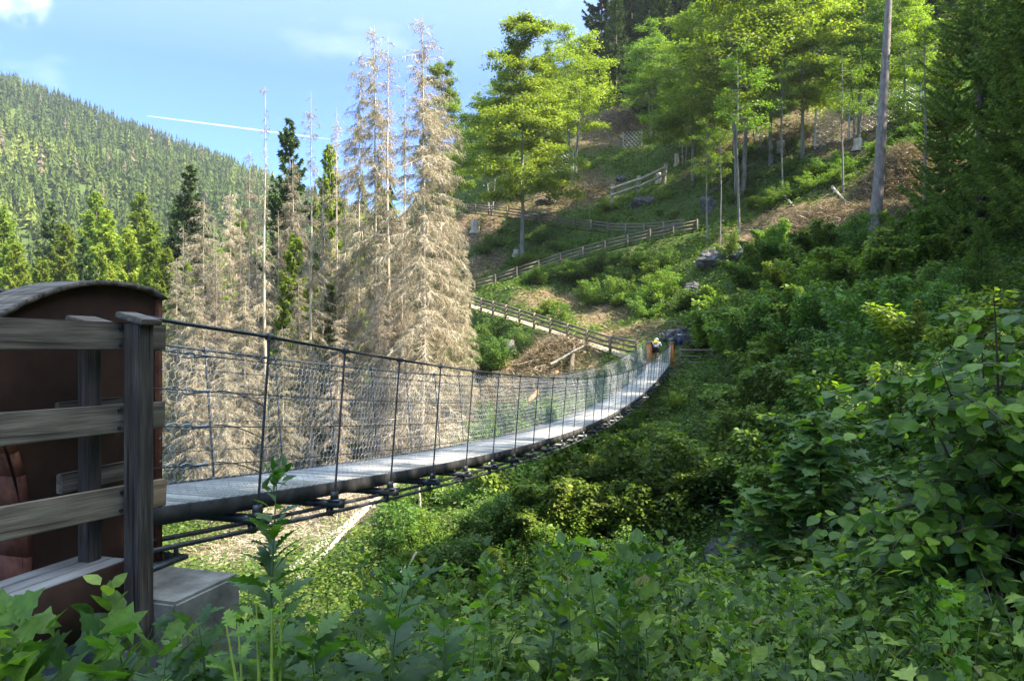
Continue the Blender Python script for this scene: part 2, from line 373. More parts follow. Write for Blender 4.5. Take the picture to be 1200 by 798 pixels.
_r = np.linalg.norm(CP[:, None, :2] - CP[None, :, :2], axis=2)
KW = np.linalg.solve(kern(_r) + .03 * np.eye(len(CP)), CP[:, 2] - base_h(CP[:, 0], CP[:, 1]))
ALLP = np.concatenate(PD)
def vnoise(x, y):
    return (np.sin(x * .83 + 1.3 * np.sin(y * .41)) * np.cos(y * .71 + 1.1 * np.sin(x * .53)) * .5
            + .3 * np.sin(x * 1.9 + y * 1.1 + 2 * np.sin(y * .9)) * np.sin(y * 2.1 - x * .6) + .15 * np.sin(x * 4.1 + 3 * np.sin(y * 1.7)) * np.cos(y * 3.7))
def H(x, y, raw=False):
    x = np.atleast_1d(np.asarray(x, float)); y = np.atleast_1d(np.asarray(y, float)); sh = x.shape
    x = x.ravel(); y = y.ravel(); z = base_h(x, y)
    near = (x > -75) & (x < 95) & (y > -30) & (y < 165)
    for i in range(0, len(x), 20000):
        s = slice(i, i + 20000); m = near[s]
        if not m.any(): continue
        xs, ys = x[s][m], y[s][m]
        d = np.hypot(xs[:, None] - CP[None, :, 0], ys[:, None] - CP[None, :, 1])
        zz = z[s][m] + kern(d) @ KW
        amp = .6 * sm(np.hypot(xs, ys), 7, 16)
        zz = zz + amp * vnoise(xs, ys)
        if not raw:
            dp = np.hypot(xs[:, None] - ALLP[None, ::1, 0], ys[:, None] - ALLP[None, ::1, 1])
            j = dp.argmin(1); dm = dp[np.arange(len(j)), j]
            w = 1 - sm(dm, .8, 2.2)
            zz = zz * (1 - w) + (ALLP[j, 2] - .05) * w
        t = z[s]; t[m] = zz; z[s] = t
    return z.reshape(sh)
def axis(lo, hi, step, far_lo, far_hi):
    core = np.arange(lo, hi + 1e-6, step); a = [lo]; s = step
    while a[-1] > far_lo: s *= 1.12; a.append(a[-1] - s)
    b = [hi]; s = step
    while b[-1] < far_hi: s *= 1.12; b.append(b[-1] + s)
    return np.concatenate([a[:0:-1], core, b[1:]])
GX = axis(-36, 48, .5, -1000, 420); GY = axis(-8, 100, .5, -260, 1050)
XX, YY = np.meshgrid(GX, GY)
ZZ = H(XX, YY)
def Hf(x, y):
    """bilinear lookup of the built ground"""
    x = np.atleast_1d(np.asarray(x, float)); y = np.atleast_1d(np.asarray(y, float))
    i = np.clip(np.searchsorted(GX, x) - 1, 0, len(GX) - 2); j = np.clip(np.searchsorted(GY, y) - 1, 0, len(GY) - 2)
    u = (x - GX[i]) / (GX[i + 1] - GX[i]); v = (y - GY[j]) / (GY[j + 1] - GY[j])
    return ZZ[j, i] * (1 - u) * (1 - v) + ZZ[j, i + 1] * u * (1 - v) + ZZ[j + 1, i] * (1 - u) * v + ZZ[j + 1, i + 1] * u * v
def hz(x, y): return float(Hf(x, y)[0])
def G(px, py, lo=3.0, hi=500.0):
    """the ground point behind a pixel of the photograph"""
    d = np.exp(np.linspace(math.log(lo), math.log(hi), 900))
    x = (px - 600) / F * d; z = (400 - py) / F * d
    below = z < Hf(x, d)
    k = int(np.argmax(below)) if below.any() else len(d) - 1
    return np.array([x[k], d[k], hz(x[k], d[k])])
nx, ny = len(GX), len(GY)
V = np.stack([XX, YY, ZZ], -1).reshape(-1, 3)
i, j = np.meshgrid(np.arange(nx - 1), np.arange(ny - 1)); a = (j * nx + i).ravel()
ground_me = mk_mesh('ground', V, np.stack([a, a + 1, a + nx + 1, a + nx], -1), True)
# bare (brown, brush covered) ground : real patches of soil and dead brush
BARE = [(G(400, 600, 12)[:2], 6.5), (G(350, 640, 12)[:2], 5), (G(480, 560, 20)[:2], 4), (G(650, 425, 35)[:2], 4.2), (G(620, 450, 35)[:2], 4), (G(560, 480, 30)[:2], 4),
        (np.array([-10, 36]), 7), (np.array([-15, 44]), 7), (np.array([-6, 42]), 5), (np.array(P(670, 225, 84)[:2]), 6), (np.array(P(620, 235, 82)[:2]), 5), (np.array(P(850, 160, 77)[:2]), 5.5), (np.array(P(930, 150, 75)[:2]), 5), (np.array(P(1000, 190, 66)[:2]), 5),
        (np.array(P(1050, 240, 52)[:2]), 7), (np.array(P(980, 250, 54)[:2]), 6), (np.array(P(740, 130, 100)[:2]), 10), (np.array(P(700, 370, 56)[:2]), 3.5), (np.array(P(640, 350, 60)[:2]), 3),
        (np.array(P(900, 270, 57)[:2]), 5), (np.array(P(560, 310, 72)[:2]), 3), (np.array(P(550, 265, 78)[:2]), 4), (np.array(P(740, 390, 50)[:2]), 3), (np.array(P(580, 240, 86)[:2]), 4)]
def bare(x, y):
    b = np.zeros(np.shape(x))
    for c, r in BARE:
        d = np.hypot(x - c[0], y - c[1]) + 1.2 * vnoise(x * 1.3 + 5, y * 1.3)
        b = np.maximum(b, 1 - sm(d, r * .6, r * 1.05))
    return b
at = ground_me.attributes.new('bare', 'FLOAT', 'POINT'); at.data.foreach_set('value', bare(V[:, 0], V[:, 1]).astype(np.float32))
m, nt, out = new_mat('forest_soil')
n1 = noise(nt, .55, 8, 'Object', (1, 1, 1), .65); n2 = noise(nt, 5, 6, 'Object', (1, 1, 1), .65)
soil = ramp(nt, n2, [(.3, (.05, .033, .02)), (.5, (.125, .085, .05)), (.72, (.27, .2, .125))])
green = ramp(nt, n2, [(.3, (.022, .035, .009)), (.5, (.05, .08, .016)), (.72, (.11, .13, .03))])
att = N(nt, 'ShaderNodeAttribute', attribute_name='bare')
ad = N(nt, 'ShaderNodeMath', operation='MULTIPLY_ADD'); ad.inputs[1].default_value = 1.6; nt.links.new(n1, ad.inputs[0]); ad.inputs[2].default_value = -.95
n3_ = None; ad.inputs[2].default_value = -.82; ad2 = N(nt, 'ShaderNodeMath', operation='ADD', use_clamp=True); nt.links.new(ad.outputs[0], ad2.inputs[0]); nt.links.new(att.outputs['Fac'], ad2.inputs[1])
principled(nt, out, mix(nt, ad2.outputs[0], green, soil), .95, 0, .1, n2, .8, .08)
prop(obj('ground', ground_me, m), kind='structure')
M_PATH = noisy_mat('gravel_path', [(.3, (.12, .1, .075)), (.55, (.23, .2, .155)), (.75, (.34, .3, .25))], 9, .95, 0, .1, .5, .02)
def strip(poly, w):
    p = np.array(poly); t = np.gradient(p[:, :2], axis=0); t /= np.linalg.norm(t, axis=1, keepdims=True) + 1e-9
    nrm = np.stack([-t[:, 1], t[:, 0]], 1) * w / 2
    Lp = p.copy(); Rp = p.copy(); Lp[:, :2] += nrm; Rp[:, :2] -= nrm
    n = len(p); k = np.arange(n - 1)
    return np.concatenate([Lp, Rp]), np.stack([k, k + 1, n + k + 1, n + k], -1)
mb = MB()
for p in PD: mb.add(*strip(p + np.array([0, 0, .012]), 1.25))
prop(obj('path', mb.mesh('path', True), M_PATH), kind='structure')

# ------------------------------------------------------------------ suspension bridge
O = np.array([-2.32, 5.0]); AX = np.array([.2935, .956]); NL = np.array([-.956, .2935]); LB = 38.2
def zd(s): return -1.13 - .15 * s / LB - 1.05 * (1 - ((s - LB / 2) / (LB / 2)) ** 2)
def B(s, off, z):
    s = np.asarray(s, float); off = np.broadcast_to(off, s.shape); z = np.broadcast_to(z, s.shape)
    xy = O + s[..., None] * AX + off[..., None] * NL
    return np.concatenate([xy, z[..., None]], -1)
bridge = empty('suspension_bridge', (*B(0., 0., 0.)[:2], -1.13), 'long narrow plank footbridge hung on steel cables, sagging across the ravine', 'footbridge')
def bpart(name, mb, mat, parent=None, smooth=False):
    me = mb.mesh(name, smooth)
    if parent is None:
        me.transform(Matrix.Translation(-Vector(bridge.location))); return obj(name, me, mat, bridge)
    me.transform(Matrix.Translation(-Vector(bridge.location))); return obj(name, me, mat, parent)
DW = 1.15
M_DARKBEAM = noisy_mat('dark_beam', [(.3, (.02, .018, .017)), (.7, (.06, .055, .052))], 5, .85)
def seg_box(mb, s0, s1, o0, o1, z0, z1, off=0):
    """box between two stations following the sag: z0,z1 are heights above the deck line"""
    v = []
    for s in (s0, s1):
        for o in (o0, o1):
            for zz in (z0, z1): v.append(B(s, o, zd(s) + zz))
    return mb.add(np.array(v), [[0, 1, 3, 2], [4, 6, 7, 5], [0, 4, 5, 1], [2, 3, 7, 6], [0, 2, 6, 4], [1, 5, 7, 3]])
m, nt, out = new_mat('deck_planks')
g = N(nt, 'ShaderNodeNewGeometry'); n1 = noise(nt, 7, 6, 'Object'); n2 = noise(nt, 45, 3, 'Object')
c = ramp(nt, g.outputs['Random Per Island'], [(0, (.25, .235, .215)), (.6, (.36, .34, .315)), (1, (.47, .45, .42))])
c = mix(nt, .5, c, ramp(nt, n1, [(.3, (.14, .13, .125)), (.7, (.5, .48, .46))]), 'SOFT_LIGHT')
principled(nt, out, c, .8, 0, .3, n2, .5, .01); M_DECK = m
mb = MB(); s = -.2
while s < LB + .3:
    j = RNG.uniform(-.004, .004); seg_box(mb, s, s + .118, .035 + j, DW - .035 + j, -.04 + j * .5, 0 + j * .5); s += .128
bpart('deck_planks', mb, M_DECK)
ss = np.linspace(-.2, LB + .2, 100)
for o0, o1 in ((-.02, .03), (DW - .03, DW + .02)):
    mb = MB()
    for a_, b_ in zip(ss[:-1], ss[1:]): seg_box(mb, a_, b_ - .003, o0, o1, -.105, .012)
    bpart('edge_beam', mb, M_DARKBEAM)
def ext(s):   # outward lean of the handrail
    return .05 + .15 * sm(s, -.2, .9) * (1 - sm(s, LB - 1.2, LB + .1)) + .0 * s
HK = np.arange(.84, LB, 1.15); RH = 1.25
sides_ = ((0.0, -1), (DW, 1))
sc_ = np.linspace(-.25, LB + .1, 140)
for b0, sg in sides_:
    mb = MB(); mb.tube(B(sc_, b0 + sg * ext(sc_), zd(sc_) + RH), .015, 6); bpart('handrail_cable', mb, M_CABLE, smooth=True)
    for t in (.84, .64, .44, .22):
        mb = MB(); dr = .05 * sm(sc_, -.2, .7) * 0
        mb.tube(B(sc_, b0 + sg * ext(sc_) * t, zd(sc_) + RH * t), .0042, 4); w = bpart('side_cable', mb, M_CABLE)
        # turnbuckle near the pylon and the loose tail behind it
        tb = MB()
        for k in range(2):
            q = np.linspace(0, 2 * np.pi, 13); s0 = .0 + .14 * k
            tb.tube(B(s0 + .055 * np.cos(q), b0 + sg * (.05 * t + .0), zd(0) + RH * t + .02 * np.sin(q) - .02 * k), .006, 4, False)
        tb.tube(B(np.array([.2, .36]), b0 + sg * .05 * t, zd(.3) + RH * t), .013, 6)
        bpart('turnbuckle', tb, M_ZINC, w)
        if t < .8:
            tl = MB(); q = np.linspace(0, 1, 8)
            tl.tube(B(.4 + .55 * q, b0 + sg * .1 * t, zd(.3) + RH * t - .16 * q ** 1.6), .0045, 4); bpart('cable_tail', tl, M_CABLE, w)
    # main carrying cables under the deck
    for dz, oo in ((-.21, .03), (-.255, -.05)):
        mb = MB(); mb.tube(B(sc_, b0 - sg * oo, zd(sc_) + dz - .0), .018, 6); bpart('carrying_cable', mb, M_STEEL, smooth=True)
for s in HK:
    mb = MB()
    seg_box(mb, s - .045, s + .045, -.17, DW + .17, -.205, -.14)
    seg_box(mb, s - .075, s + .075, -.17, -.05, -.14, -.128); seg_box(mb, s - .075, s + .075, DW + .05, DW + .17, -.14, -.128)
    cb = bpart('cross_beam', mb, M_STEEL)
    for b0, sg in sides_:
        cl = MB(); seg_box(cl, s - .03, s + .03, b0 + sg * .04 - .02, b0 + sg * .04 + .02, -.285, -.205)
        bpart('cable_clamp', cl, M_STEEL, cb)
    for b0, sg in sides_:
        mb = MB(); e = float(ext(s))
        mb.tube(np.array([B(s, b0 + sg * .09, zd(s) - .13), B(s, b0 + sg * (e + .002), zd(s) + RH + .03)]), .0105, 6)
        hg = bpart('hanger', mb, M_STEEL)
        ft = MB(); seg_box(ft, s - .05, s + .05, b0 + sg * .09 - .014, b0 + sg * .09 + .014, -.128, -.06); bpart('bracket', ft, M_STEEL, hg); ft = MB(); ft.tube(B(np.array([s - .03, s + .03]), b0 + sg * e, zd(s) + RH), .03, 6)
        bpart('rope_clip', ft, M_STEEL, hg)
# hexagonal wire netting on both sides
def hexnet(b0, sg):
    w = .088; h = w / math.sqrt(3); P0 = []; P1 = []
    nr = int(RH / (1.5 * h)); nc = int((LB + .2) / w)
    for r in range(nr):
        t = r * 1.5 * h
        u = np.arange(nc) * w + (w / 2 if r % 2 else 0)
        a_ = np.stack([u, np.full(nc, t)], 1); top = np.stack([u + w / 2, np.full(nc, t + h / 2)], 1); c_ = np.stack([u + w, np.full(nc, t)], 1)
        P0 += [a_, top, top]; P1 += [top, c_, top + np.array([0, h])]
    P0 = np.concatenate(P0); P1 = np.concatenate(P1)
    def m3(q):
        s = q[:, 0] - .1; t = np.clip(q[:, 1] / RH, 0, 1)
        wob = .012 * np.sin(s * 5.1 + 7 * t) + .01 * np.sin(s * 11.3 + t * 13)
        return B(s, b0 + sg * (ext(s) * t - .01 + wob * t * (1 - t) * 3), zd(s) + .0 + (q[:, 1]) + .01)
    return MB().prisms(m3(P0), m3(P1), .0011, sides=3)
for b0, sg in sides_: bpart('wire_netting', hexnet(b0, sg), M_WIRE)
# pylons ------------------------------------------------------------
OUT = [(193, 352), (180, 345), (160, 340), (138, 336.5), (118, 336), (95, 338), (70, 344), (45, 353), (22, 364), (2, 375), (-25, 397), (-48, 428), (-58, 460), (-45, 488), (-12, 505), (10, 515), (20, 533), (28, 560), (34, 600), (36, 655)]
def on_plane(px, py, c):
    u = (px - 600) / F; d = c / (.307 - u); x = u * d
    s = (np.array([x, d]) - O) @ AX
    return s, (400 - py) / F * d
prof = np.array([on_plane(px, py, 3.83) for px, py in OUT])
prof = np.concatenate([prof, [[prof[-1, 0], -1.5], [prof[0, 0], -1.5]]])
PYE = prof[0, 0]
def pylon(o0, o1, mirror, mat, matf, dz=0, zscale=1.0):
    pr = prof.copy()
    if zscale != 1: pr[:, 1] = -1.13 + (pr[:, 1] + 1.13) * zscale
    pr[:, 1] += dz
    if mirror: pr[:, 0] = LB - pr[:, 0]
    n = len(pr); mb = MB()
    # web plate, recessed
    om = (o0 + o1) / 2
    me_v = np.concatenate([B(pr[:, 0], o0 + .03, pr[:, 1]), B(pr[:, 0], o1 - .03, pr[:, 1])])
    import bmesh
    bm = bmesh.new(); vs = [bm.verts.new(v - np.array(bridge.location)) for v in me_v]
    bm.faces.new(vs[:n][::-1]); bm.faces.new(vs[n:])
    bmesh.ops.triangulate(bm, faces=bm.faces[:])
    for k in range(n): bm.faces.new([vs[k], vs[(k + 1) % n], vs[n + (k + 1) % n], vs[n + k]])
    bmesh.ops.recalc_face_normals(bm, faces=bm.faces[:])
    me = bpy.data.meshes.new('pylon'); bm.to_mesh(me); bm.free()
    py = obj('pylon', me, mat, bridge)
    # flange around the web
    cx, cz = pr[:, 0].mean(), pr[:, 1].mean()
    tn = np.roll(pr, -1, 0) - np.roll(pr, 1, 0); tn /= np.linalg.norm(tn, axis=1, keepdims=True)
    nn = np.stack([tn[:, 1], -tn[:, 0]], 1); sgn = np.sign(((pr - [cx, cz]) * nn).sum(1, keepdims=True).mean()); nn = nn * sgn
    fl = MB(); k0 = 11
    idx = [x for x in range(k0, n)] + [0]
    def strip3(idx, oa, ob, t0, t1, mb):
        for a_, b_ in zip(idx[:-1], idx[1:]):
            v = []
            for q in (a_, b_):
                for o in (oa, ob):
                    for t in (t0, t1):
                        pt = pr[q] + nn[q] * t; v.append(B(pt[0], o, pt[1]))
            mb.add(np.array(v), [[0, 1, 3, 2], [4, 6, 7, 5], [0, 4, 5, 1], [2, 3, 7, 6], [0, 2, 6, 4], [1, 5, 7, 3]])
    strip3(idx, o0, o1, -.03, .004, fl)
    bpart('flange', fl, matf, py)
    cv = MB(); cid = list(range(0, 12))
    for q in range(4):
        w_ = (o1 - o0 + .06) / 4
        strip3(cid, o0 - .03 + q * w_ + .002, o0 - .03 + (q + 1) * w_ - .002, .006, .034, cv)
    bpart('cover_board', cv, M_TIMBER, py)
    bp = MB(); e = pr[0, 0]
    sgm = -1 if mirror else 1
    z0 = -1.5 + dz
    for (sa, sb, oa, ob, za, zb) in ((e - .35 * sgm, e + .18 * sgm, o0 - .06, o1 + .06, z0 + .002, z0 + .03),):
        v = [B(s_, o_, z_) for s_ in (sa, sb) for o_ in (oa, ob) for z_ in (za, zb)]
        bp.add(np.array(v), [[0, 1, 3, 2], [4, 6, 7, 5], [0, 4, 5, 1], [2, 3, 7, 6], [0, 2, 6, 4], [1, 5, 7, 3]])
    for s_ in (.05, .13):
        for o_ in (o0, o1): bp.tube(np.array([B(e + s_ * sgm, o_, z0 + .03), B(e + s_ * sgm, o_, z0 + .075)]), .016, 6)
    bpart('base_plate', bp, M_STEEL, py)
    return py
pylon(0.0, .27, False, M_CORTEN, M_CORTEN_RED)
pylon(DW + .02, DW + .29, False, M_CORTEN, M_CORTEN)
pylon(-.14, .08, True, M_CORTEN_BRIGHT, M_CORTEN_BRIGHT, -.15, .8)
pylon(DW - .02, DW + .2, True, M_CORTEN_BRIGHT, M_CORTEN_BRIGHT, -.15, .8)

def prism_world(mb, s0, s1, o0, o1, z0, z1):
    v = [B(s_, o_, z_) for s_ in (s0, s1) for o_ in (o0, o1) for z_ in (z0, z1)]
    return mb.add(np.array(v), [[0, 1, 3, 2], [4, 6, 7, 5], [0, 4, 5, 1], [2, 3, 7, 6], [0, 2, 6, 4], [1, 5, 7, 3]])
def framed(name, center, dims, ang, mat, parent, tilt=0, bev=.006, roll=0):
    """a timber with its own local x axis along its length, lightly bevelled"""
    import bmesh
    bm = bmesh.new(); bmesh.ops.create_cube(bm, size=1)
    for v in bm.verts: v.co = Vector((v.co.x * dims[0], v.co.y * dims[1], v.co.z * dims[2]))
    bmesh.ops.bevel(bm, geom=bm.edges[:], offset=bev, segments=2, affect='EDGES')
    me = bpy.data.meshes.new(name); bm.to_mesh(me); bm.free()
    M = Matrix.Translation(Vector(center) - Vector(parent.location)) @ Matrix.Rotation(ang, 4, 'Z') @ Matrix.Rotation(tilt, 4, 'Y') @ Matrix.Rotation(roll, 4, 'X')
    return obj(name, me, mat, parent, M=M)
ANG = math.atan2(AX[1], AX[0])
# concrete abutments
def concrete(name, s0, s1, o0, o1, z0, z1, label):
    c = B((s0 + s1) / 2, (o0 + o1) / 2, z0)
    import bmesh
    bm = bmesh.new(); bmesh.ops.create_cube(bm, size=1)
    for v in bm.verts: v.co = Vector((v.co.x * (s1 - s0), v.co.y * (o1 - o0), (v.co.z + .5) * (z1 - z0)))
    bmesh.ops.bevel(bm, geom=bm.edges[:], offset=.018, segments=2, affect='EDGES')
    me = bpy.data.meshes.new(name); bm.to_mesh(me); bm.free()
    o = obj(name, me, M_CONCRETE, M=Matrix.Translation(c) @ Matrix.Rotation(ANG, 4, 'Z'))
    return prop(o, label, 'abutment')
concrete('concrete_abutment', -.625, -.045, -.607, 1.7, -3.4, -1.5, 'rough concrete block carrying the rust brown pylon beside the boardwalk')
concrete('concrete_abutment', LB - .1, LB + 1.6, -.45, 1.55, -3.2, -1.66, 'pale concrete footing under the two orange posts at the far bridge end')
# boardwalk
BZ = -1.25
bw = empty('boardwalk', (*B(-2., -.3, 0.)[:2], BZ), 'grey plank boardwalk with a rust coloured steel fascia leading onto the bridge', 'boardwalk')
o_ = -.335; 
while o_ < 1.0:
    if o_ < -.06 or o_ > .3:
        w_ = .125 if o_ > .3 else .105
        c = B(-2.55 if o_ < 0 else -2.4, o_ + w_ / 2, BZ - .02)
        framed('plank', c, (3.72 if o_ < 0 else 4.4, w_, .04), ANG, M_BOARD, bw, bev=.004); o_ += w_ + .006
    else: o_ += .05
fa = MB(); prism_world(fa, -4.6, -.69, -.352, -.338, BZ - .34, BZ - .003); me = fa.mesh('fascia'); me.transform(Matrix.Translation(-Vector(bw.location))); obj('fascia', me, M_CORTEN, bw)
jo = MB()
for s_ in (-4.2, -3.2, -2.2, -1.4): prism_world(jo, s_ - .06, s_ + .06, -.33, 1.0, BZ - .2, BZ - .042)
me = jo.mesh('joist'); me.transform(Matrix.Translation(-Vector(bw.location))); obj('joist', me, M_TIMBER, bw)
# timber fence in front of the pylon
fpx = B(-1.3, -.35, 0.)
tf = empty('timber_fence', (*fpx[:2], -1.85), 'heavy weathered timber rail fence beside the boardwalk, before the rust brown pylon', 'fence')
def at_c(px, c):
    u = (px - 600) / F; d = c / (.307 - u); return np.array([u * d, d])
pc = at_c(162.5, 3.43)
post = framed('post', (pc[0], pc[1], (-2.1 + .10) / 2), (2.2, .112, .112), ANG, M_TIMBER_DK, tf, tilt=-math.pi / 2)
def cap(c, size, parent):
    return framed('post_cap', c, size, ANG, M_TIMBER, parent, tilt=.0, roll=math.radians(14))
cp_ = cap((pc[0], pc[1], .125), (.15, .2, .035), tf)
sh = framed('post_shoe', (pc[0], pc[1], -1.86), (.22, .135, .13), ANG, M_ZINC, tf, tilt=-math.pi / 2)
pc2 = at_c(105, 3.70)
framed('post', (pc2[0], pc2[1], (-1.25 + .09) / 2), (1.34, .085, .09), ANG, M_TIMBER_DK, tf, tilt=-math.pi / 2)
cap((pc2[0] - .0, pc2[1], .11), (.2, .15, .03), tf)
for (z0a, hh, endpx, mat, tl_) in ((.02, .158, 191, M_TIMBER, .7), (-.457, .16, 190, M_TIMBER, 1.6), (-.935, .162, 192, M_TIMBER_LIT, 2.8)):
    e1 = at_c(endpx, 3.56); s1 = (e1 - O) @ AX; L_ = 3.2; c = np.array([e1[0], e1[1]]) - AX * L_ / 2
    framed('rail', (c[0], c[1], z0a + math.sin(math.radians(tl_)) * L_ / 2), (L_, .052, hh), ANG, mat, tf, tilt=math.radians(tl_))
    rail_ = tf.children[-1]
    for bz in (-.05, .05):
        mbb = MB().tube(np.array([[L_ / 2 - .36, -.024, bz], [L_ / 2 - .36, -.036, bz]]), .012, 8); obj('bolt', mbb.mesh('bolt'), M_STEEL, rail_)
pq = at_c(162.5, 3.43) - AX * 1.9
framed('post', (pq[0], pq[1], (-1.80 + .10) / 2), (1.9, .112, .112), ANG, M_TIMBER, tf, tilt=-math.pi / 2)
for (z0a, px0, px1) in ((-.40, 66, 142), (-.80, 68, 150)):
    a_ = at_c(px0, 3.79); b_ = at_c(px1, 3.79); c = (a_ + b_) / 2
    framed('rail', (c[0], c[1], z0a), (np.linalg.norm(b_ - a_), .04, .11), ANG, M_TIMBER, tf)
# ------------------------------------------------------------------ tree builders (each returns an unplaced proto root of height h)
def taper_trunk(h, r, rng, lean=.02, n=10, flare=1.5):
    z = np.linspace(-.4, h, n); t = np.clip(z / h, 0, 1)
    wx = np.cumsum(rng.normal(0, lean, n)); wy = np.cumsum(rng.normal(0, lean, n)); wx -= wx[1]; wy -= wy[1]
    R = r * (1 - t) ** .85 + .012 + r * (flare - 1) * np.exp(-np.maximum(z, 0) / .5)
    return np.stack([wx, wy, z], 1), R
def trunk_at(Pt, z):
    return np.stack([np.interp(z, Pt[:, 2], Pt[:, 0]), np.interp(z, Pt[:, 2], Pt[:, 1]), z], -1)
PROTO_AT = (0, -300, -200)
def dead_spruce(h, seed, width=1.0, bare_low=.12, dens=1.0, top_sparse=.3):
    rng = np.random.default_rng(seed)
    Pt, R = taper_trunk(h, .15, rng, .035, 12)
    root = empty('dead_spruce', PROTO_AT); tr = MB().tube(Pt, R, 7); obj('trunk', tr.mesh('trunk', True), M_DEADWOOD, root)
    br = MB(); nb = int(150 * dens)
    zz = np.sort(h * (bare_low + (1 - bare_low) * rng.uniform(0, .985, nb) ** .95))
    P0 = []; P1 = []; TP = []; TD = []; TL = []
    for z in zz:
        t = z / h; L = width * (.3 + 1.45 * (1 - t) ** .62) * rng.uniform(.35, 1.3)
        if rng.random() < .2: L *= .35
        az = rng.uniform(0, 6.283); d = np.array([math.cos(az), math.sin(az), 0]); el = rng.uniform(-.35, .25) + .5 * max(0, t - .75)
        q = np.linspace(0, 1, 6)[:, None]
        pts = trunk_at(Pt, np.array(z)) + d * L * q + np.array([0, 0, 1]) * (L * (el * q - .45 * q * q * (1.2 - t)))
        P0.append(pts[:-1]); P1.append(pts[1:])
        k = int((13 + 36 * L) * rng.uniform(.35, 1.4) * (1.0 if t < 1 - top_sparse else .45))
        u = rng.uniform(.12, 1, k); base = np.stack([np.interp(u, q[:, 0], pts[:, c]) for c in range(3)], 1)
        side = np.array([-d[1], d[0], 0]) * rng.choice([-1, 1], k)[:, None]
        D = side * rng.uniform(.2, 1, (k, 1)) + d * rng.uniform(.1, .9, (k, 1)) + np.array([0, 0, -1]) * rng.uniform(.1, 1.4, (k, 1)) + rng.normal(0, .2, (k, 3))
        TP.append(base); TD.append(D); TL.append(rng.uniform(.2, .75, k) * (.5 + .35 * L))
    P0 = np.concatenate(P0); P1 = np.concatenate(P1)
    br.prisms(P0, P1, .014, .010)
    TP = np.concatenate(TP); TD = np.concatenate(TD); TL = np.concatenate(TL)
    TDn = TD / np.linalg.norm(TD, axis=1, keepdims=True)
    br.blades(TP, TD, TL, .026, rng)
    # second order twigs
    i2 = rng.integers(0, len(TP), len(TP) * 2)
    br.blades(TP[i2] + TDn[i2] * (TL[i2] * rng.uniform(.2, .9, len(i2)))[:, None], TDn[i2] * .5 + rng.normal(0, .6, (len(i2), 3)) + [0, 0, -.5], TL[i2] * .45, .02, rng)
    obj('branches', br.mesh('branches'), M_DEADTWIG, root); root['h'] = h
    return root
def spruce(h, seed, mat, width=1.0, dens=1.0, low=.06, bl=(.22, .5), bw=.075, bark=None, droop=.35, name='spruce'):
    rng = np.random.default_rng(seed)
    Pt, R = taper_trunk(h, .012 * h, rng, .02, 10)
    root = empty(name, PROTO_AT); obj('trunk', MB().tube(Pt, R, 7).mesh('trunk', True), bark or M_BARK_BROWN, root)
    cr = MB(); nb = int(150 * dens)
    zz = h * (low + (1 - low) * rng.uniform(0, .99, nb) ** .9)
    P0 = []; P1 = []; TP = []; TD = []; TL = []
    for z in zz:
        t = (z / h - low) / (1 - low); L = width * h * .2 * ((1 - t) ** .8 + .03) * rng.uniform(.55, 1.12)
        az = rng.uniform(0, 6.283); d = np.array([math.cos(az), math.sin(az), 0])
        q = np.linspace(0, 1, 6)[:, None]; up = .55 * t
        pts = trunk_at(Pt, np.array(z)) + d * L * q + np.array([0, 0, 1]) * (L * (up * q - droop * np.sin(q * 2.4) * (1.1 - t) + .18 * q ** 3))
        P0.append(pts[:-1]); P1.append(pts[1:])
        k = int(22 + 34 * L * dens)
        u = rng.uniform(.1, 1.0, k) ** .8; base = np.stack([np.interp(u, q[:, 0], pts[:, c]) for c in range(3)], 1)
        side = np.array([-d[1], d[0], 0]) * rng.choice([-1, 1], k)[:, None]
        D = side * rng.uniform(.1, 1, (k, 1)) + d * rng.uniform(.25, 1.0, (k, 1)) + np.array([0, 0, -1]) * rng.uniform(-.15, .75, (k, 1)) + rng.normal(0, .15, (k, 3))
        TP.append(base + rng.normal(0, .03, (k, 3))); TD.append(D); TL.append(rng.uniform(*bl, k) * (.6 + .5 * (1 - t)) * (1.15 - .4 * u))
    TP = np.concatenate(TP); TD = np.concatenate(TD); TL = np.concatenate(TL)
    cr.blades(TP, TD, TL, bw, rng); obj('crown', cr.mesh('crown'), mat, root)
    lm = MB().prisms(np.concatenate(P0), np.concatenate(P1), .018, .012); obj('limbs', lm.mesh('limbs'), M_BARK_BROWN, root)
    root['h'] = h
    return root
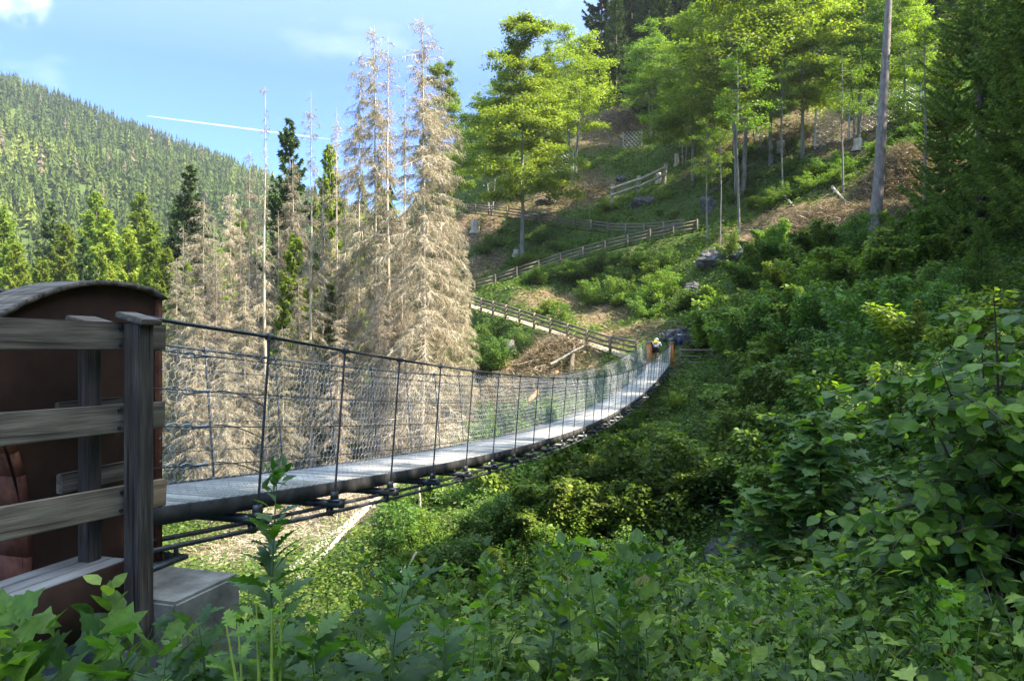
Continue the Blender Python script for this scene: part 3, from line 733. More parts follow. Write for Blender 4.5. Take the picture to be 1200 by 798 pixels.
def broadleaf(h, seed, mat, crown_lo=.25, wid=.24, nl=46, leaves=26000, lsz=.16, r=.14, stems=1, flat=.35, tmpl=DIAMOND, bark=None, top=.9, name='beech_tree', spread=.5, up=.35):
    rng = np.random.default_rng(seed)
    root = empty(name, PROTO_AT); tr = MB(); lm = MB(); cr = MB(); LP = []; LD = []; LN = []
    per = leaves // (nl * stems)
    for st in range(stems):
        hh = h * (1 if st == 0 else rng.uniform(.75, .95)); Pt, R = taper_trunk(hh, r, rng, .018 * h / 6, 10, 1.25)
        if stems > 1:
            a = st * 6.283 / stems + .5; sp = np.clip(Pt[:, 2:3], 0, None) / hh * h * .07 + .25
            Pt[:, :2] += np.array([[math.cos(a), math.sin(a)]]) * sp
        tr.tube(Pt, R, 7)
        for q_ in range(nl):
            t = crown_lo + (1 - crown_lo) * (q_ + rng.uniform(0, 1)) / nl
            tt = (t - crown_lo) / (1 - crown_lo)
            prof_ = (math.sin(math.pi * min(1, .16 + tt * .84) ** .8)) ** .6 if tt < .97 else .25
            L = h * wid * prof_ * rng.uniform(.32, 1.3) + .25
            az = rng.uniform(0, 6.283); d = np.array([math.cos(az), math.sin(az), 0]); el = up * rng.uniform(.3, 1.3) + .6 * max(0, tt - .7)
            u = np.linspace(0, 1, 6)[:, None]
            pts = trunk_at(Pt, np.array(hh * t)) + d * L * u + np.array([0, 0, 1]) * L * (el * u - .22 * u * u)
            lm.prisms(pts[:-1], pts[1:], .035 * (1 - u[:-1, 0]) + .008, .035 * (1 - u[1:, 0]) + .006)
            # side sprays : flat fans of leaves
            k = int(per * (.4 + .6 * L / (h * wid)))
            ns = max(3, int(4 + L * 2.2)); su = rng.uniform(.2, 1, ns); sd = rng.choice([-1, 1], ns); sl = rng.uniform(.35, 1.0, ns) * L * spread * (1.15 - su * .6)
            w = rng.integers(0, ns, k); v = rng.uniform(.1, 1, k)
            bp = np.stack([np.interp(su[w], u[:, 0], pts[:, c]) for c in range(3)], 1)
            sv = np.stack([-d[1] * sd[w] + d[0] * .7, d[0] * sd[w] + d[1] * .7, -.12 * np.ones(k)], 1)
            pos = bp + sv * (sl[w] * v)[:, None] + rng.normal(0, 1, (k, 3)) * np.array([.2, .2, .14]) * (h / 14) ** .5
            LP.append(pos); LD.append(sv + rng.normal(0, .5, (k, 3)) - [0, 0, .25]); LN.append(np.array([0, 0, 1.0]) + rng.normal(0, flat, (k, 3)))
    LP = np.concatenate(LP); n = len(LP)
    cr.leaves(tmpl, LP, np.concatenate(LD), np.concatenate(LN), lsz * rng.uniform(.6, 1.25, n))
    obj('trunk', tr.mesh('trunk', True), bark or M_BARK_GREY, root); obj('limbs', lm.mesh('limbs'), bark or M_BARK_GREY, root)
    obj('crown', cr.mesh('crown'), mat, root); root['h'] = h
    return root
def shrub(h, w, seed, mat, nstem=14, leaves=4200, lsz=.12, tmpl=DIAMOND, flat=.5, name='shrub'):
    rng = np.random.default_rng(seed); root = empty(name, PROTO_AT); st = MB(); cr = MB(); LP = []; LD = []; LN = []
    per = leaves // nstem
    for q_ in range(nstem):
        az = rng.uniform(0, 6.283); d = np.array([math.cos(az), math.sin(az), 0]); rr = w * rng.uniform(.1, 1) ** .7; hh = h * rng.uniform(.55, 1.05) * (1 - .45 * (rr / w) ** 2)
        u = np.linspace(0, 1, 6)[:, None]; p0 = d * rng.uniform(0, .25) * w
        pts = p0 + d * rr * u ** 1.5 + np.array([0, 0, 1]) * hh * (u * 1.15 - .15 * u * u) - np.array([0, 0, .15]) * (1 - u)
        st.prisms(pts[:-1], pts[1:], .016, .01)
        k = per; v = rng.uniform(.25, 1.03, k); bp = np.stack([np.interp(v, u[:, 0], pts[:, c]) for c in range(3)], 1)
        a2 = rng.uniform(0, 6.283, k); sd = np.stack([np.cos(a2), np.sin(a2), rng.uniform(-.25, .35, k)], 1); rl = w * .42 * rng.uniform(0, 1, k) ** .6 * (1.15 - .75 * v)
        LP.append(bp + sd * rl[:, None]); LD.append(sd + d * .3 + rng.normal(0, .3, (k, 3)) - [0, 0, .3]); LN.append(np.array([0, 0, 1.0]) + sd * .4 + rng.normal(0, flat, (k, 3)))
    LP = np.concatenate(LP)
    cr.leaves(tmpl, LP, np.concatenate(LD), np.concatenate(LN), lsz * rng.uniform(.6, 1.3, len(LP)))
    obj('stems', st.mesh('stems'), M_BARK_BROWN, root); obj('foliage', cr.mesh('foliage'), mat, root); root['h'] = h
    return root
USED = {}
def place(proto, loc, h=None, rz=None, label=None, cat='tree', group=None, sx=1.0, sink=.15):
    s = 1.0 if h is None else h / proto['h']
    rz = random.uniform(0, 6.28) if rz is None else rz
    loc = (loc[0], loc[1], loc[2] - sink); sc = (s * sx, s * sx, s)
    if proto.name not in USED:
        USED[proto.name] = 1; o = proto
        o.location = loc; o.rotation_euler = (0, 0, rz); o.scale = sc
    else: o = dup(proto, loc, rz, sc)
    if group is None and 'group' in o: del o['group']
    return prop(o, label, cat, group)
def by_top(pxb, d, pytop):
    """standing point and height of a tree at distance d whose top reaches pytop"""
    x = (pxb - 600) / F * d; z = hz(x, d); return (x, d, z), (400 - pytop) / F * d - z

# ------------------------------------------------------------------ dead spruces
DS = [dead_spruce(26, 11, 1.15, .1, 1.5, .12), dead_spruce(26, 12, .9, .16, 1.0, .3), dead_spruce(22, 13, 1.55, .06, 1.9, .1), dead_spruce(27, 14, 1.6, .08, 2.1, .1), dead_spruce(26, 15, .6, .25, .7, .4)]
DSG = 'dead spruces standing in the ravine beyond the bridge'
for (px, pyt, d, k, sx, lab) in [
    (312, 98, 37, 4, .9, 'bare pale dead spruce pole, leafless and thin, leftmost tall trunk against the blue sky'),
    (292, 172, 43, 0, .9, 'tan dead spruce with a bent thin top just beside the tallest bare pole'),
    (240, 232, 46, 2, 1.0, 'broad beige dead spruce cone directly above the rust brown pylon'),
    (268, 222, 50, 2, .8, 'tan dead spruce filling the gap between the beige cone and the bare pole'),
    (365, 106, 39, 1, .85, 'slender grey dead spruce trunk with short broken branches beside a dark green fir top'),
    (396, 124, 47, 1, .9, 'small topped dead spruce between the slender grey trunk and the tall dead group'),
    (422, 58, 45, 3, .75, 'tall dead spruce, lowest of the three close tops in the middle group'),
    (438, 28, 42, 3, .85, 'tallest dead spruce of the three close tops in the middle group'),
    (454, 40, 41, 1, 1.0, 'thin dead spruce leaning against the tallest one, right of it'),
    (494, 16, 37, 3, 1.0, 'big tan dead spruce with drooping bushy branches nearest the green hillside'),
    (514, 84, 42, 2, .85, 'wide dead spruce with shaggy hanging twigs behind the big tan one'),
    (474, 96, 48, 0, .9, 'dead spruce half hidden between the middle group and the big tan one'),
    (346, 186, 50, 2, .8, 'dead spruce with dense brown twigs behind the slender grey trunk'),
    (335, 240, 52, 0, .8, 'short dead spruce low behind the slender grey trunk')]:
    loc, h = by_top(px, d, pyt); place(DS[k], loc, h, None, lab, 'dead tree', DSG, sx * 26 / h * DS[k]['h'] / 26 if False else sx)
for (px, pyt, d, k, sx) in [(205, 300, 40, 2, 1.0), (228, 330, 34, 2, 1.0), (255, 300, 38, 2, .9), (285, 330, 36, 2, 1.0), (318, 300, 44, 2, .9), (352, 320, 40, 2, 1.0), (380, 260, 50, 0, .9), (405, 250, 44, 3, .8), (470, 250, 40, 2, .9), (530, 230, 44, 2, .8), (330, 380, 34, 2, 1.1), (395, 370, 36, 2, 1.1), (445, 330, 38, 2, 1.0), (215, 262, 44, 0, 1.0), (250, 250, 41, 0, .9), (282, 240, 45, 0, .9), (300, 255, 39, 3, .7), (326, 245, 47, 0, .9), (350, 230, 45, 3, .7), (378, 205, 43, 0, .9), (404, 190, 46, 0, .9), (545, 290, 42, 2, .7), (185, 380, 42, 2, 1.0), (120, 420, 44, 2, 1.0), (265, 400, 32, 2, 1.1)]:
    loc, h = by_top(px, d, pyt); place(DS[k], loc, h, None, 'shorter tan dead spruce low in the stand behind the bridge netting', 'dead tree', 'shorter dead spruces low in the stand', sx)
# ------------------------------------------------------------------ green conifers in the valley
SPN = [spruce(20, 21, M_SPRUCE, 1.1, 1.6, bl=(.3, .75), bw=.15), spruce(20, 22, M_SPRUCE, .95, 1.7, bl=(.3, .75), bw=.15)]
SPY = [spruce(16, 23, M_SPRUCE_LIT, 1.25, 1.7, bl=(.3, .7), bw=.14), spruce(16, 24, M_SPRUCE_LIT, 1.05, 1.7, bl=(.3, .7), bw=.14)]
for (px, pyt, d, pr, sx, lab) in [
    (338, 138, 52, SPN[0], .7, 'dark green fir top sticking out among the dead spruces'),
    (386, 168, 52, SPY[0], .6, 'bushy green spruce between two dead trunks'),
    (223, 192, 70, SPN[1], .9, 'tall dark green fir standing out before the far wooded hillside'),
    (208, 232, 78, SPN[0], .9, 'shorter dark fir touching the tall fir before the far hillside'),
    (345, 270, 42, SPY[1], .8, 'light green spruce behind the bare pole, half hidden by dead twigs'),
    (385, 330, 44, SPY[0], .8, 'low light green spruce among the dead trunks above the bridge'),
    (425, 360, 54, SPY[0], .8, 'small green spruce behind the three tall dead tops'),
    (320, 350, 60, SPY[1], .9, 'green spruce hidden low behind the bare pole')]:
    loc, h = by_top(px, d, pyt); place(pr, loc, h, None, lab, 'conifer', None, sx)
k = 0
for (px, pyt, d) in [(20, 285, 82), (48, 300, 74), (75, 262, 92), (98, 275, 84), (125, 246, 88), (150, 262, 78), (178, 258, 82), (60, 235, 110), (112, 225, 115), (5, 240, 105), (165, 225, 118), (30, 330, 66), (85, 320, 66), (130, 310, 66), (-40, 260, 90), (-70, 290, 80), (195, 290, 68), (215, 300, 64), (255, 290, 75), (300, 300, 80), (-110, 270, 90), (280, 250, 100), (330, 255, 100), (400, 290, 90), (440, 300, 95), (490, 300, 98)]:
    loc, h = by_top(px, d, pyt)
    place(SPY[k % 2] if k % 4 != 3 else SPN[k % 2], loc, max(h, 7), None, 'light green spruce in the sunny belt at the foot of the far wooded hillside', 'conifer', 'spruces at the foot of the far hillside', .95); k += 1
# far wooded mountain : one mass
def far_forest(n, xr, yr, seed, hr=(7, 18), keep=None, nb=46):
    rng = np.random.default_rng(seed); mb = MB()
    x = rng.uniform(*xr, n); y = rng.uniform(*yr, n); z = H(x, y)
    ok = (x / y > -.95) & (x / y < .95) & (vnoise(x * .05, y * .05) > -.42)
    if keep is not None: ok &= keep(x, y)
    x, y, z = x[ok], y[ok], z[ok]; n = len(x)
    h = rng.uniform(*hr, n) * np.where(rng.random(n) < .12, .6, 1); near = np.hypot(x, y)
    # each tree : stacked ragged whorls of drooping blades round a common axis
    t = np.linspace(0, .97, nb)[None] + rng.uniform(-.012, .012, (n, nb)); az = rng.uniform(0, 6.283, (n, nb))
    w = rng.uniform(.14, .23, (n, 1)) * h[:, None]
    rad = w * (1 - t) ** .85 * rng.uniform(.7, 1.25, (n, nb)) + .12
    ca, sa = np.cos(az), np.sin(az); zz = z[:, None] + h[:, None] * t
    top = np.stack([x[:, None] + 0 * t, y[:, None] + 0 * t, zz + h[:, None] * .13], -1)
    hw = rad * .55
    a_ = np.stack([x[:, None] + ca * rad - sa * hw, y[:, None] + sa * rad + ca * hw, zz - rad * .15], -1)
    b_ = np.stack([x[:, None] + ca * rad + sa * hw, y[:, None] + sa * rad - ca * hw, zz - rad * .35], -1)
    V = np.stack([top, a_, b_], 2).reshape(-1, 3)
    mb.add(V, np.arange(len(V)).reshape(-1, 3))
    lf = vnoise(x * .021 + 3, y * .021) * .35 + vnoise(x * .06, y * .05 + 2) * .2
    ti = np.clip(.44 + lf + rng.normal(0, .11, n) - .12 * sm(z, 60, 200) + .22 * (1 - sm(y, 150, 330)), 0, .92); ti = np.where(rng.random(n) < .025, 1.0, ti)  # tint raised towards the hill foot to paint in the sunlight there
    mb.tint = np.repeat(ti, nb * 3); return mb
def forest_obj(mb, label):
    me = mb.mesh('forest'); a = me.attributes.new('tint', 'FLOAT', 'POINT'); a.data.foreach_set('value', mb.tint.astype(np.float32))
    return prop(obj('forest', me, M_FOREST), label, 'forest', None, 'stuff')
ff = far_forest(19000, (-800, 70), (125, 800), 5, keep=lambda x, y: (x < -20 - .04 * (y - 112) + np.where(y > 230, .15 * y, 0)) & (x > -.85 * y - 20))
forest_obj(ff, 'dense conifer wood covering the far mountainside')
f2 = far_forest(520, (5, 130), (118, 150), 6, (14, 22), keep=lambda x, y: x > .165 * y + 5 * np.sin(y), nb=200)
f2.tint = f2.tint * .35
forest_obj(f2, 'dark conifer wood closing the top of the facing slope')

# ------------------------------------------------------------------ trees on the facing hillside
BE = [broadleaf(18, 31, M_BEECH, .22, .22, 70, 70000, .19, flat=.6), broadleaf(18, 32, M_BEECH, .36, .22, 50, 42000, .19, stems=2, flat=.6), broadleaf(16, 33, M_FAR_LEAF, .34, .22, 40, 34000, .19, stems=3, r=.1, flat=.6)]
for (px, pyb, pyt, d, k, sx, lab) in [
    (612, 288, 24, 72, 0, 1.0, 'tall beech with a bare lower trunk standing beside the fenced middle path, beside open sky'),
    (575, 262, 90, 80, 1, .95, 'lower beech behind the tall beech, its crown reaching left towards the dead spruces'),
    (672, 205, 24, 86, 1, 1.05, 'rounded bright beech on the slope between the tall beech and the dark firs'),
    (640, 200, 60, 92, 0, .9, 'beech half hidden between the tall beech and the rounded bright beech'),
    (522, 190, 75, 98, 0, .7, 'slim green tree on the hill edge just behind the big tan dead spruce'),
    (868, 258, -70, 66, 1, 1.1, 'large multi-stemmed beech with a slim pale trunk beside the path bend'),
    (812, 222, 10, 74, 0, 1.15, 'wide bright green beech above the log barrier'),
    (765, 150, 20, 92, 2, 1.0, 'green maple at the left of the wide bright beech, before the dark firs'),
    (940, 210, -90, 66, 0, .95, 'high thin-trunked beech on the brown slope between the young larch and the tall pine trunk'),
    (1005, 190, -40, 64, 2, .8, 'slender birch-like tree with pale crooked stem just left of the tall pine trunk'),
    (905, 90, -60, 92, 2, 1.0, 'green maple high on the slope behind the young larch'),
    (960, 130, -80, 82, 1, .8, 'airy green beech between the crooked birch stem and the maple high on the slope'),
    (1060, 150, -60, 62, 0, .75, 'slim green beech right of the tall pine trunk, reaching past the top of the picture'),
    (1035, 90, -60, 84, 2, .8, 'airy maple in front of the dark stand, behind the tall pine trunk'),
    (842, 150, -30, 84, 0, .75, 'slim beech behind the wide bright beech, its trunk in shade')]:
    loc, h = by_top(px, d, pyt); place(BE[k], loc, h, None, lab, 'tree', None, sx)
LAR = spruce(12, 41, M_LARCH, .75, .7, .25, (.2, .45), .06, M_BARK_GREY, name='young_larch')
loc, h = by_top(903, 68, 18); place(LAR, loc, h, None, 'pale yellow-green young larch with a thin bare stem on the brown slope', 'conifer')
for (px, pyt, d, lab) in [(722, -20, 108, 'dark blue-green fir rising into the sky behind the rounded beech'), (740, -60, 116, 'dark fir right behind the lone blue-green fir on the skyline')]:
    loc, h = by_top(px, d, pyt); place(SPN[0], loc, h, None, lab, 'conifer', None, .85)
k = 0
for (px, pyb, d) in [(785, 60, 118), (820, 50, 112), (850, 40, 108), (880, 30, 114), (910, 20, 106), (940, 20, 112), (965, 30, 100), (990, 10, 104), (1015, 0, 96), (1040, 20, 92), (1065, 0, 96), (760, 90, 112), (800, 100, 102), (1090, 10, 88), (1115, -10, 84), (1145, 20, 78), (1180, 10, 74), (1210, 0, 70), (870, 0, 126), (925, -10, 126), (980, -20, 120), (775, 120, 98), (705, 125, 112), (835, 90, 98), (1250, 20, 70), (1300, 20, 66)]:
    x = (px - 600) / F * d; place(SPN[k % 2], (x, d, hz(x, d)), random.uniform(17, 24) * (.6 if px > 1030 else 1), None, 'dark green spruce in the shaded stand at the top of the facing slope', 'conifer', 'dark spruces at the top of the slope', .95); k += 1
# tall pine trunk
rng = np.random.default_rng(77)
Pt, R = taper_trunk(27, .36, rng, .03, 12, 1.3); Pt[:, 0] += np.clip(Pt[:, 2], 0, None) * .055
pr = empty('pine_tree', PROTO_AT); obj('trunk', MB().tube(Pt, R, 10).mesh('trunk', True), M_BARK_PINE, pr)
cr = MB(); LP = []; LD = []
sn = MB()
for z in np.linspace(3.5, 26, 40):
    p0 = trunk_at(Pt, np.array(z)); d = rdir(rng, 1, -.2, .4)[0]
    if z < 18:
        if rng.random() < .6: sn.prisms([p0], [p0 + d * rng.uniform(.5, 1.2)], .02, .006)
    else:
        L = rng.uniform(1.2, 2.6); sn.prisms([p0], [p0 + d * L], .04, .015); k_ = 160
        LP.append(p0 + d * L * rng.uniform(.4, 1.1, (k_, 1)) + rng.normal(0, .35, (k_, 3))); LD.append(rdir(rng, k_))
cr.blades(np.concatenate(LP), np.concatenate(LD), .35, .09, rng)
obj('crown', cr.mesh('crown'), M_SPRUCE, pr); obj('dead_limbs', sn.mesh('dead_limbs'), M_BARK_GREY, pr); pr['h'] = 27
b = P(1024, 252, 45); b[2] = hz(b[0], b[1]); place(pr, b, 27, 0, 'tall thick straight pine trunk, bare and grey, standing on the brushy brown slope', 'tree')
bt = broadleaf(13, 35, M_FAR_LEAF, .55, .16, 20, 5000, .16, .09, name='thin_tree')
for (px, pyt, d, lab) in [(1083, 20, 46, 'thin pale stem with ivy right of the tall pine trunk, before the big spruces'), (866, 60, 60, 'thin crooked grey stem above the end of the middle fence'), (988, 60, 58, 'thin white crooked birch stem left of the tall pine trunk'), (835, 110, 70, 'thin pale stem in the shade of the wide bright beech')]:
    loc, h = by_top(px, d, pyt); place(bt, loc, h, None, lab, 'tree')
rng_ = np.random.default_rng(404)
for i_ in range(26):
    px = rng_.uniform(800, 1085); d = rng_.uniform(56, 92); x = (px - 600) / F * d
    if np.hypot(ALLP[:, 0] - x, ALLP[:, 1] - d).min() < 2.5: continue
    if 930 < px < 1085 and d < 76: continue
    pr_ = bt if i_ % 6 else BE[2]
    place(pr_, (x, d, hz(x, d)), rng_.uniform(8, 17), None, 'slim young tree with a thin pale stem in the open wood on the brown slope', 'tree', 'slim young trees on the brown slope', rng_.uniform(.7, 1.1))
# big spruces on the near right flank, and those further right that shade the ravine
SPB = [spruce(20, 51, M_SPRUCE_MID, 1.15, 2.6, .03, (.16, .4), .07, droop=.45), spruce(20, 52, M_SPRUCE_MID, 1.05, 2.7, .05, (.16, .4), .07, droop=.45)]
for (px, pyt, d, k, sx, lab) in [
    (1150, -140, 38, 0, 1.0, 'big dark spruce with drooping branches right of the tall pine trunk'),
    (1215, -200, 33, 1, 1.0, 'big dark spruce half out of the picture at its right edge'),
    (1110, 20, 48, 1, .9, 'dark spruce behind the big drooping one, beside the thin pale stem'),
    (1190, -60, 46, 0, .95, 'dark spruce deep in the shade between the two big drooping ones'),
    (1075, 345, 21, 1, 1.25, 'low young spruce with spreading shaded boughs behind the hazel bush'),
    (1150, 250, 26, 0, 1.2, 'young spruce rising over the hazel bush, in shade'),
    (1040, 300, 32, 1, 1.1, 'small spruce on the shaded slope below the brushy brown bank')]:
    loc, h = by_top(px, d, pyt); place(SPB[k], loc, h, None, lab, 'conifer', None, sx)
SHADE = [(31, 22, 21), (36, 30, 22), (30, 13, 22), (37, 17, 24), (33, 39, 20), (26, 6, 21), (40, 42, 22), (29, 1, 23), (42, 10, 23), (24, -4, 20), (34, -6, 23), (47, 26, 24), (50, 36, 22), (17, -4, 17), (19, 5.5, 16), (26.5, 32, 19), (23.5, 28, 19), (21, 23.5, 18), (28, 26, 17), (31, 32, 22), (24, 15, 18), (29.5, 36, 20), (22, 10, 18)]
for i_, (x, y, h) in enumerate(SHADE):
    place(SPB[i_ % 2], (x, y, hz(x, y)), h, None, 'tall dark spruce on the near right flank of the ravine', 'conifer', 'spruces on the near right flank', 1.0)

NBD = BE[0]
NB = broadleaf(15, 36, M_BEECH, .25, .24, 40, 15000, .15, flat=.6)
for (x, y, h, k) in [(9.8, 1.4, 18, 0), (13.0, .4, 22, 1), (8.0, -3.2, 14, 2), (15.5, -2.2, 20, 0), (13.5, 5.0, 17, 1), (16.5, 9.5, 18, 0), (6.5, -1.2, 10, 2)]:
    place(NBD if (x, y) in ((13.0, .4),) else NB, (x, y, hz(x, y)), h, None, 'leafy beech on the near bank shading the boardwalk', 'tree', 'beeches on the near bank', 1.0)
# ------------------------------------------------------------------ shrubs on the slopes
SH = [shrub(2.6, 1.7, 61, M_SHRUB, 13, 4200, .14), shrub(3.2, 1.9, 62, M_SHRUB, 15, 5200, .16), shrub(1.7, 1.5, 63, M_SHRUB, 12, 3200, .12), shrub(2.6, 1.6, 64, M_FAR_LEAF, 12, 3600, .16)]
SB = [shrub(3.8, 2.0, 66, M_SHRUB, 11, 8200, .17), shrub(4.4, 1.9, 67, M_SHRUB, 10, 8200, .15), shrub(3.4, 2.1, 68, M_FAR_LEAF, 9, 7200, .19, OVATE), shrub(3.0, 1.7, 69, M_FAR_LEAF, 8, 5200, .17)]
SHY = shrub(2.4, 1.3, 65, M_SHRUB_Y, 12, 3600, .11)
def scat(n, box, dr, h, label, group, minsep=.9, seed=0, protos=SH, sx=1.0):
    rng = np.random.default_rng(seed); got = []
    for _ in range(n * 8):
        if len(got) >= n: break
        px = rng.uniform(box[0], box[2]); py = rng.uniform(box[1], box[3]); g = G(px, py, dr[0])
        if not (dr[0] * 1.02 < g[1] < dr[1]) or bare(g[0], g[1]) > .5: continue
        if np.hypot(ALLP[:, 0] - g[0], ALLP[:, 1] - g[1]).min() < 2.0: continue
        hh = rng.uniform(*h)
        if any(math.hypot(g[0] - q[0], g[1] - q[1]) < minsep * (hh + q[2]) * .35 for q in got): continue
        # keep clear of the bridge deck
        rel = g[:2] - O; s_ = rel @ AX; o_ = rel @ NL
        if -3 < o_ < 3.4 and 0 < s_ < LB + 1 and g[2] + hh > zd(np.clip(s_, 0, LB)) - .6: continue
        if g[1] < 43 and px > 700:
            lf_ = px - F * hh * .62 * sx / g[1]; tp_ = 400 - F * (g[2] + hh) / g[1]
            if lf_ < 812 and tp_ < 445: continue
        got.append((g[0], g[1], hh)); k = int(rng.integers(len(protos)))
        place(protos[k], g, hh, None, label, 'shrub', group, sx)
    return got
scat(95, (740, 400, 1130, 640), (11, 44), (2.2, 4.6), 'dark green leafy shrub on the shaded steep flank right of the bridge', 'shrubs on the shaded flank right of the bridge', .6, 1, SB)
scat(48, (560, 505, 790, 645), (11, 36), (1.3, 3.2), 'green leafy shrub in the shaded gully below the bridge', 'shrubs in the gully below the bridge', .6, 9, SB + SH)
scat(40, (840, 270, 1120, 420), (20, 56), (1.6, 3.6), 'dark green leafy shrub below the brushy brown bank', 'shrubs below the brown bank', .7, 2, SB)
scat(26, (610, 310, 800, 375), (52, 72), (1.2, 2.4), 'low green shrub on the bank between the lower two fenced paths', 'shrubs between the lower two paths', .7, 3)
scat(26, (520, 375, 660, 450), (44, 70), (.9, 2.2), 'low dark green shrub below the lowest fenced path', 'shrubs below the lowest path', .7, 4)
scat(30, (450, 540, 740, 700), (11, 33), (.7, 1.9), 'low green shrub on the ravine side under the bridge', 'shrubs on the ravine side under the bridge', .7, 5)
scat(24, (530, 250, 840, 330), (60, 86), (.7, 1.6), 'low green shrub on the hillside between the upper paths', 'shrubs between the upper paths', .7, 6, [SH[2], SH[3]])
scat(46, (840, 120, 1080, 280), (44, 86), (.8, 2.0), 'low green shrub among brown brush high on the slope', 'shrubs high on the brown slope', .7, 7)
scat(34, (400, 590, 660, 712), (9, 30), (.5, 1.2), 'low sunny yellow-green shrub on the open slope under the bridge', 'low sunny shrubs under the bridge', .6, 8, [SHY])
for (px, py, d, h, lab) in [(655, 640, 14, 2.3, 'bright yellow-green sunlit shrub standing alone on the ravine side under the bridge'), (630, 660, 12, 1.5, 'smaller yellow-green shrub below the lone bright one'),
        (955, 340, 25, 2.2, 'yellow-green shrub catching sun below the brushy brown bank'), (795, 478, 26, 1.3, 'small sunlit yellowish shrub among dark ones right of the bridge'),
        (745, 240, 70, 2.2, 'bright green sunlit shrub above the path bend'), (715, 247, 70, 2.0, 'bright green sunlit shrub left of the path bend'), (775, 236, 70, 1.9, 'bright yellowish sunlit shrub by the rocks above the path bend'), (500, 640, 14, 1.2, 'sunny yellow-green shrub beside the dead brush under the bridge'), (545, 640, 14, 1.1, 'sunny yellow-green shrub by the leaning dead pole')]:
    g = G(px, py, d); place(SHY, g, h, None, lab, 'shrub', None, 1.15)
# ------------------------------------------------------------------ undergrowth (nobody could count it)
def clear_of_path(x, y, r=1.0):
    out = np.ones(len(x), bool)
    for i in range(0, len(x), 20000):
        s = slice(i, i + 20000)
        out[s] = np.hypot(x[s, None] - ALLP[None, ::2, 0], y[s, None] - ALLP[None, ::2, 1]).min(1) > r
    return out
rng = np.random.default_rng(99)
n = 90000
y = np.exp(rng.uniform(math.log(9), math.log(125), n)); x = y * rng.uniform(-.9, .95, n)
ok = rng.random(n) < np.clip(1.25 - bare(x, y) * .98, 0, 1); ok &= (x > -45)
x, y = x[ok], y[ok]; ok = clear_of_path(x, y, .95); x, y = x[ok], y[ok]
z = Hf(x, y); n = len(x); d = np.hypot(x, y)
ptch = .5 + .5 * vnoise(x * .35, y * .35)
k = 9
sp = .22 * (d / 22) ** .5
pos = np.repeat(np.stack([x, y, z], 1), k, 0) + rng.normal(0, 1, (n * k, 3)) * np.repeat(np.stack([sp, sp, sp * .3], 1), k, 0)
pos[:, 2] = Hf(pos[:, 0], pos[:, 1]) + np.abs(rng.normal(0, 1, n * k)) * np.repeat((.14 + .75 * np.clip(ptch, 0, 1) ** 2) * np.where(d < 45, 1, .6), k)
cv = MB(); sz = .10 * (np.hypot(pos[:, 0], pos[:, 1]) / 18) ** .6 * rng.uniform(.6, 1.3, n * k)
cv.leaves(DIAMOND, pos, rdir(rng, n * k, -.4, .3), np.array([0, 0, 1.0]) + rng.normal(0, .5, (n * k, 3)), sz)
prop(obj('undergrowth', cv.mesh('undergrowth'), M_COVER), 'low green undergrowth covering the slopes', 'undergrowth', None, 'stuff')
# dry litter and twigs on the bare ground
n = 34000
y = np.exp(rng.uniform(math.log(12), math.log(115), n)); x = y * rng.uniform(-.6, .8, n); ok = bare(x, y) > rng.uniform(.15, .8, n); x, y = x[ok], y[ok]; ok = clear_of_path(x, y, .8); x, y = x[ok], y[ok]; n = len(x)
k = 3; x = np.repeat(x, k) + rng.normal(0, .4, n * k); y = np.repeat(y, k) + rng.normal(0, .4, n * k)
D = rdir(rng, n * k, -.25, .45); lt = MB(); d = np.hypot(x, y)
lt.blades(np.stack([x, y, Hf(x, y) + rng.uniform(-.02, .25, n * k)], 1), D, rng.uniform(.3, 1.1, n * k), .012 + .0006 * d, rng)
prop(obj('brushwood', lt.mesh('brushwood'), M_BRUSH), 'dry twigs and brushwood strewn over the bare brown ground', 'brushwood', None, 'stuff')

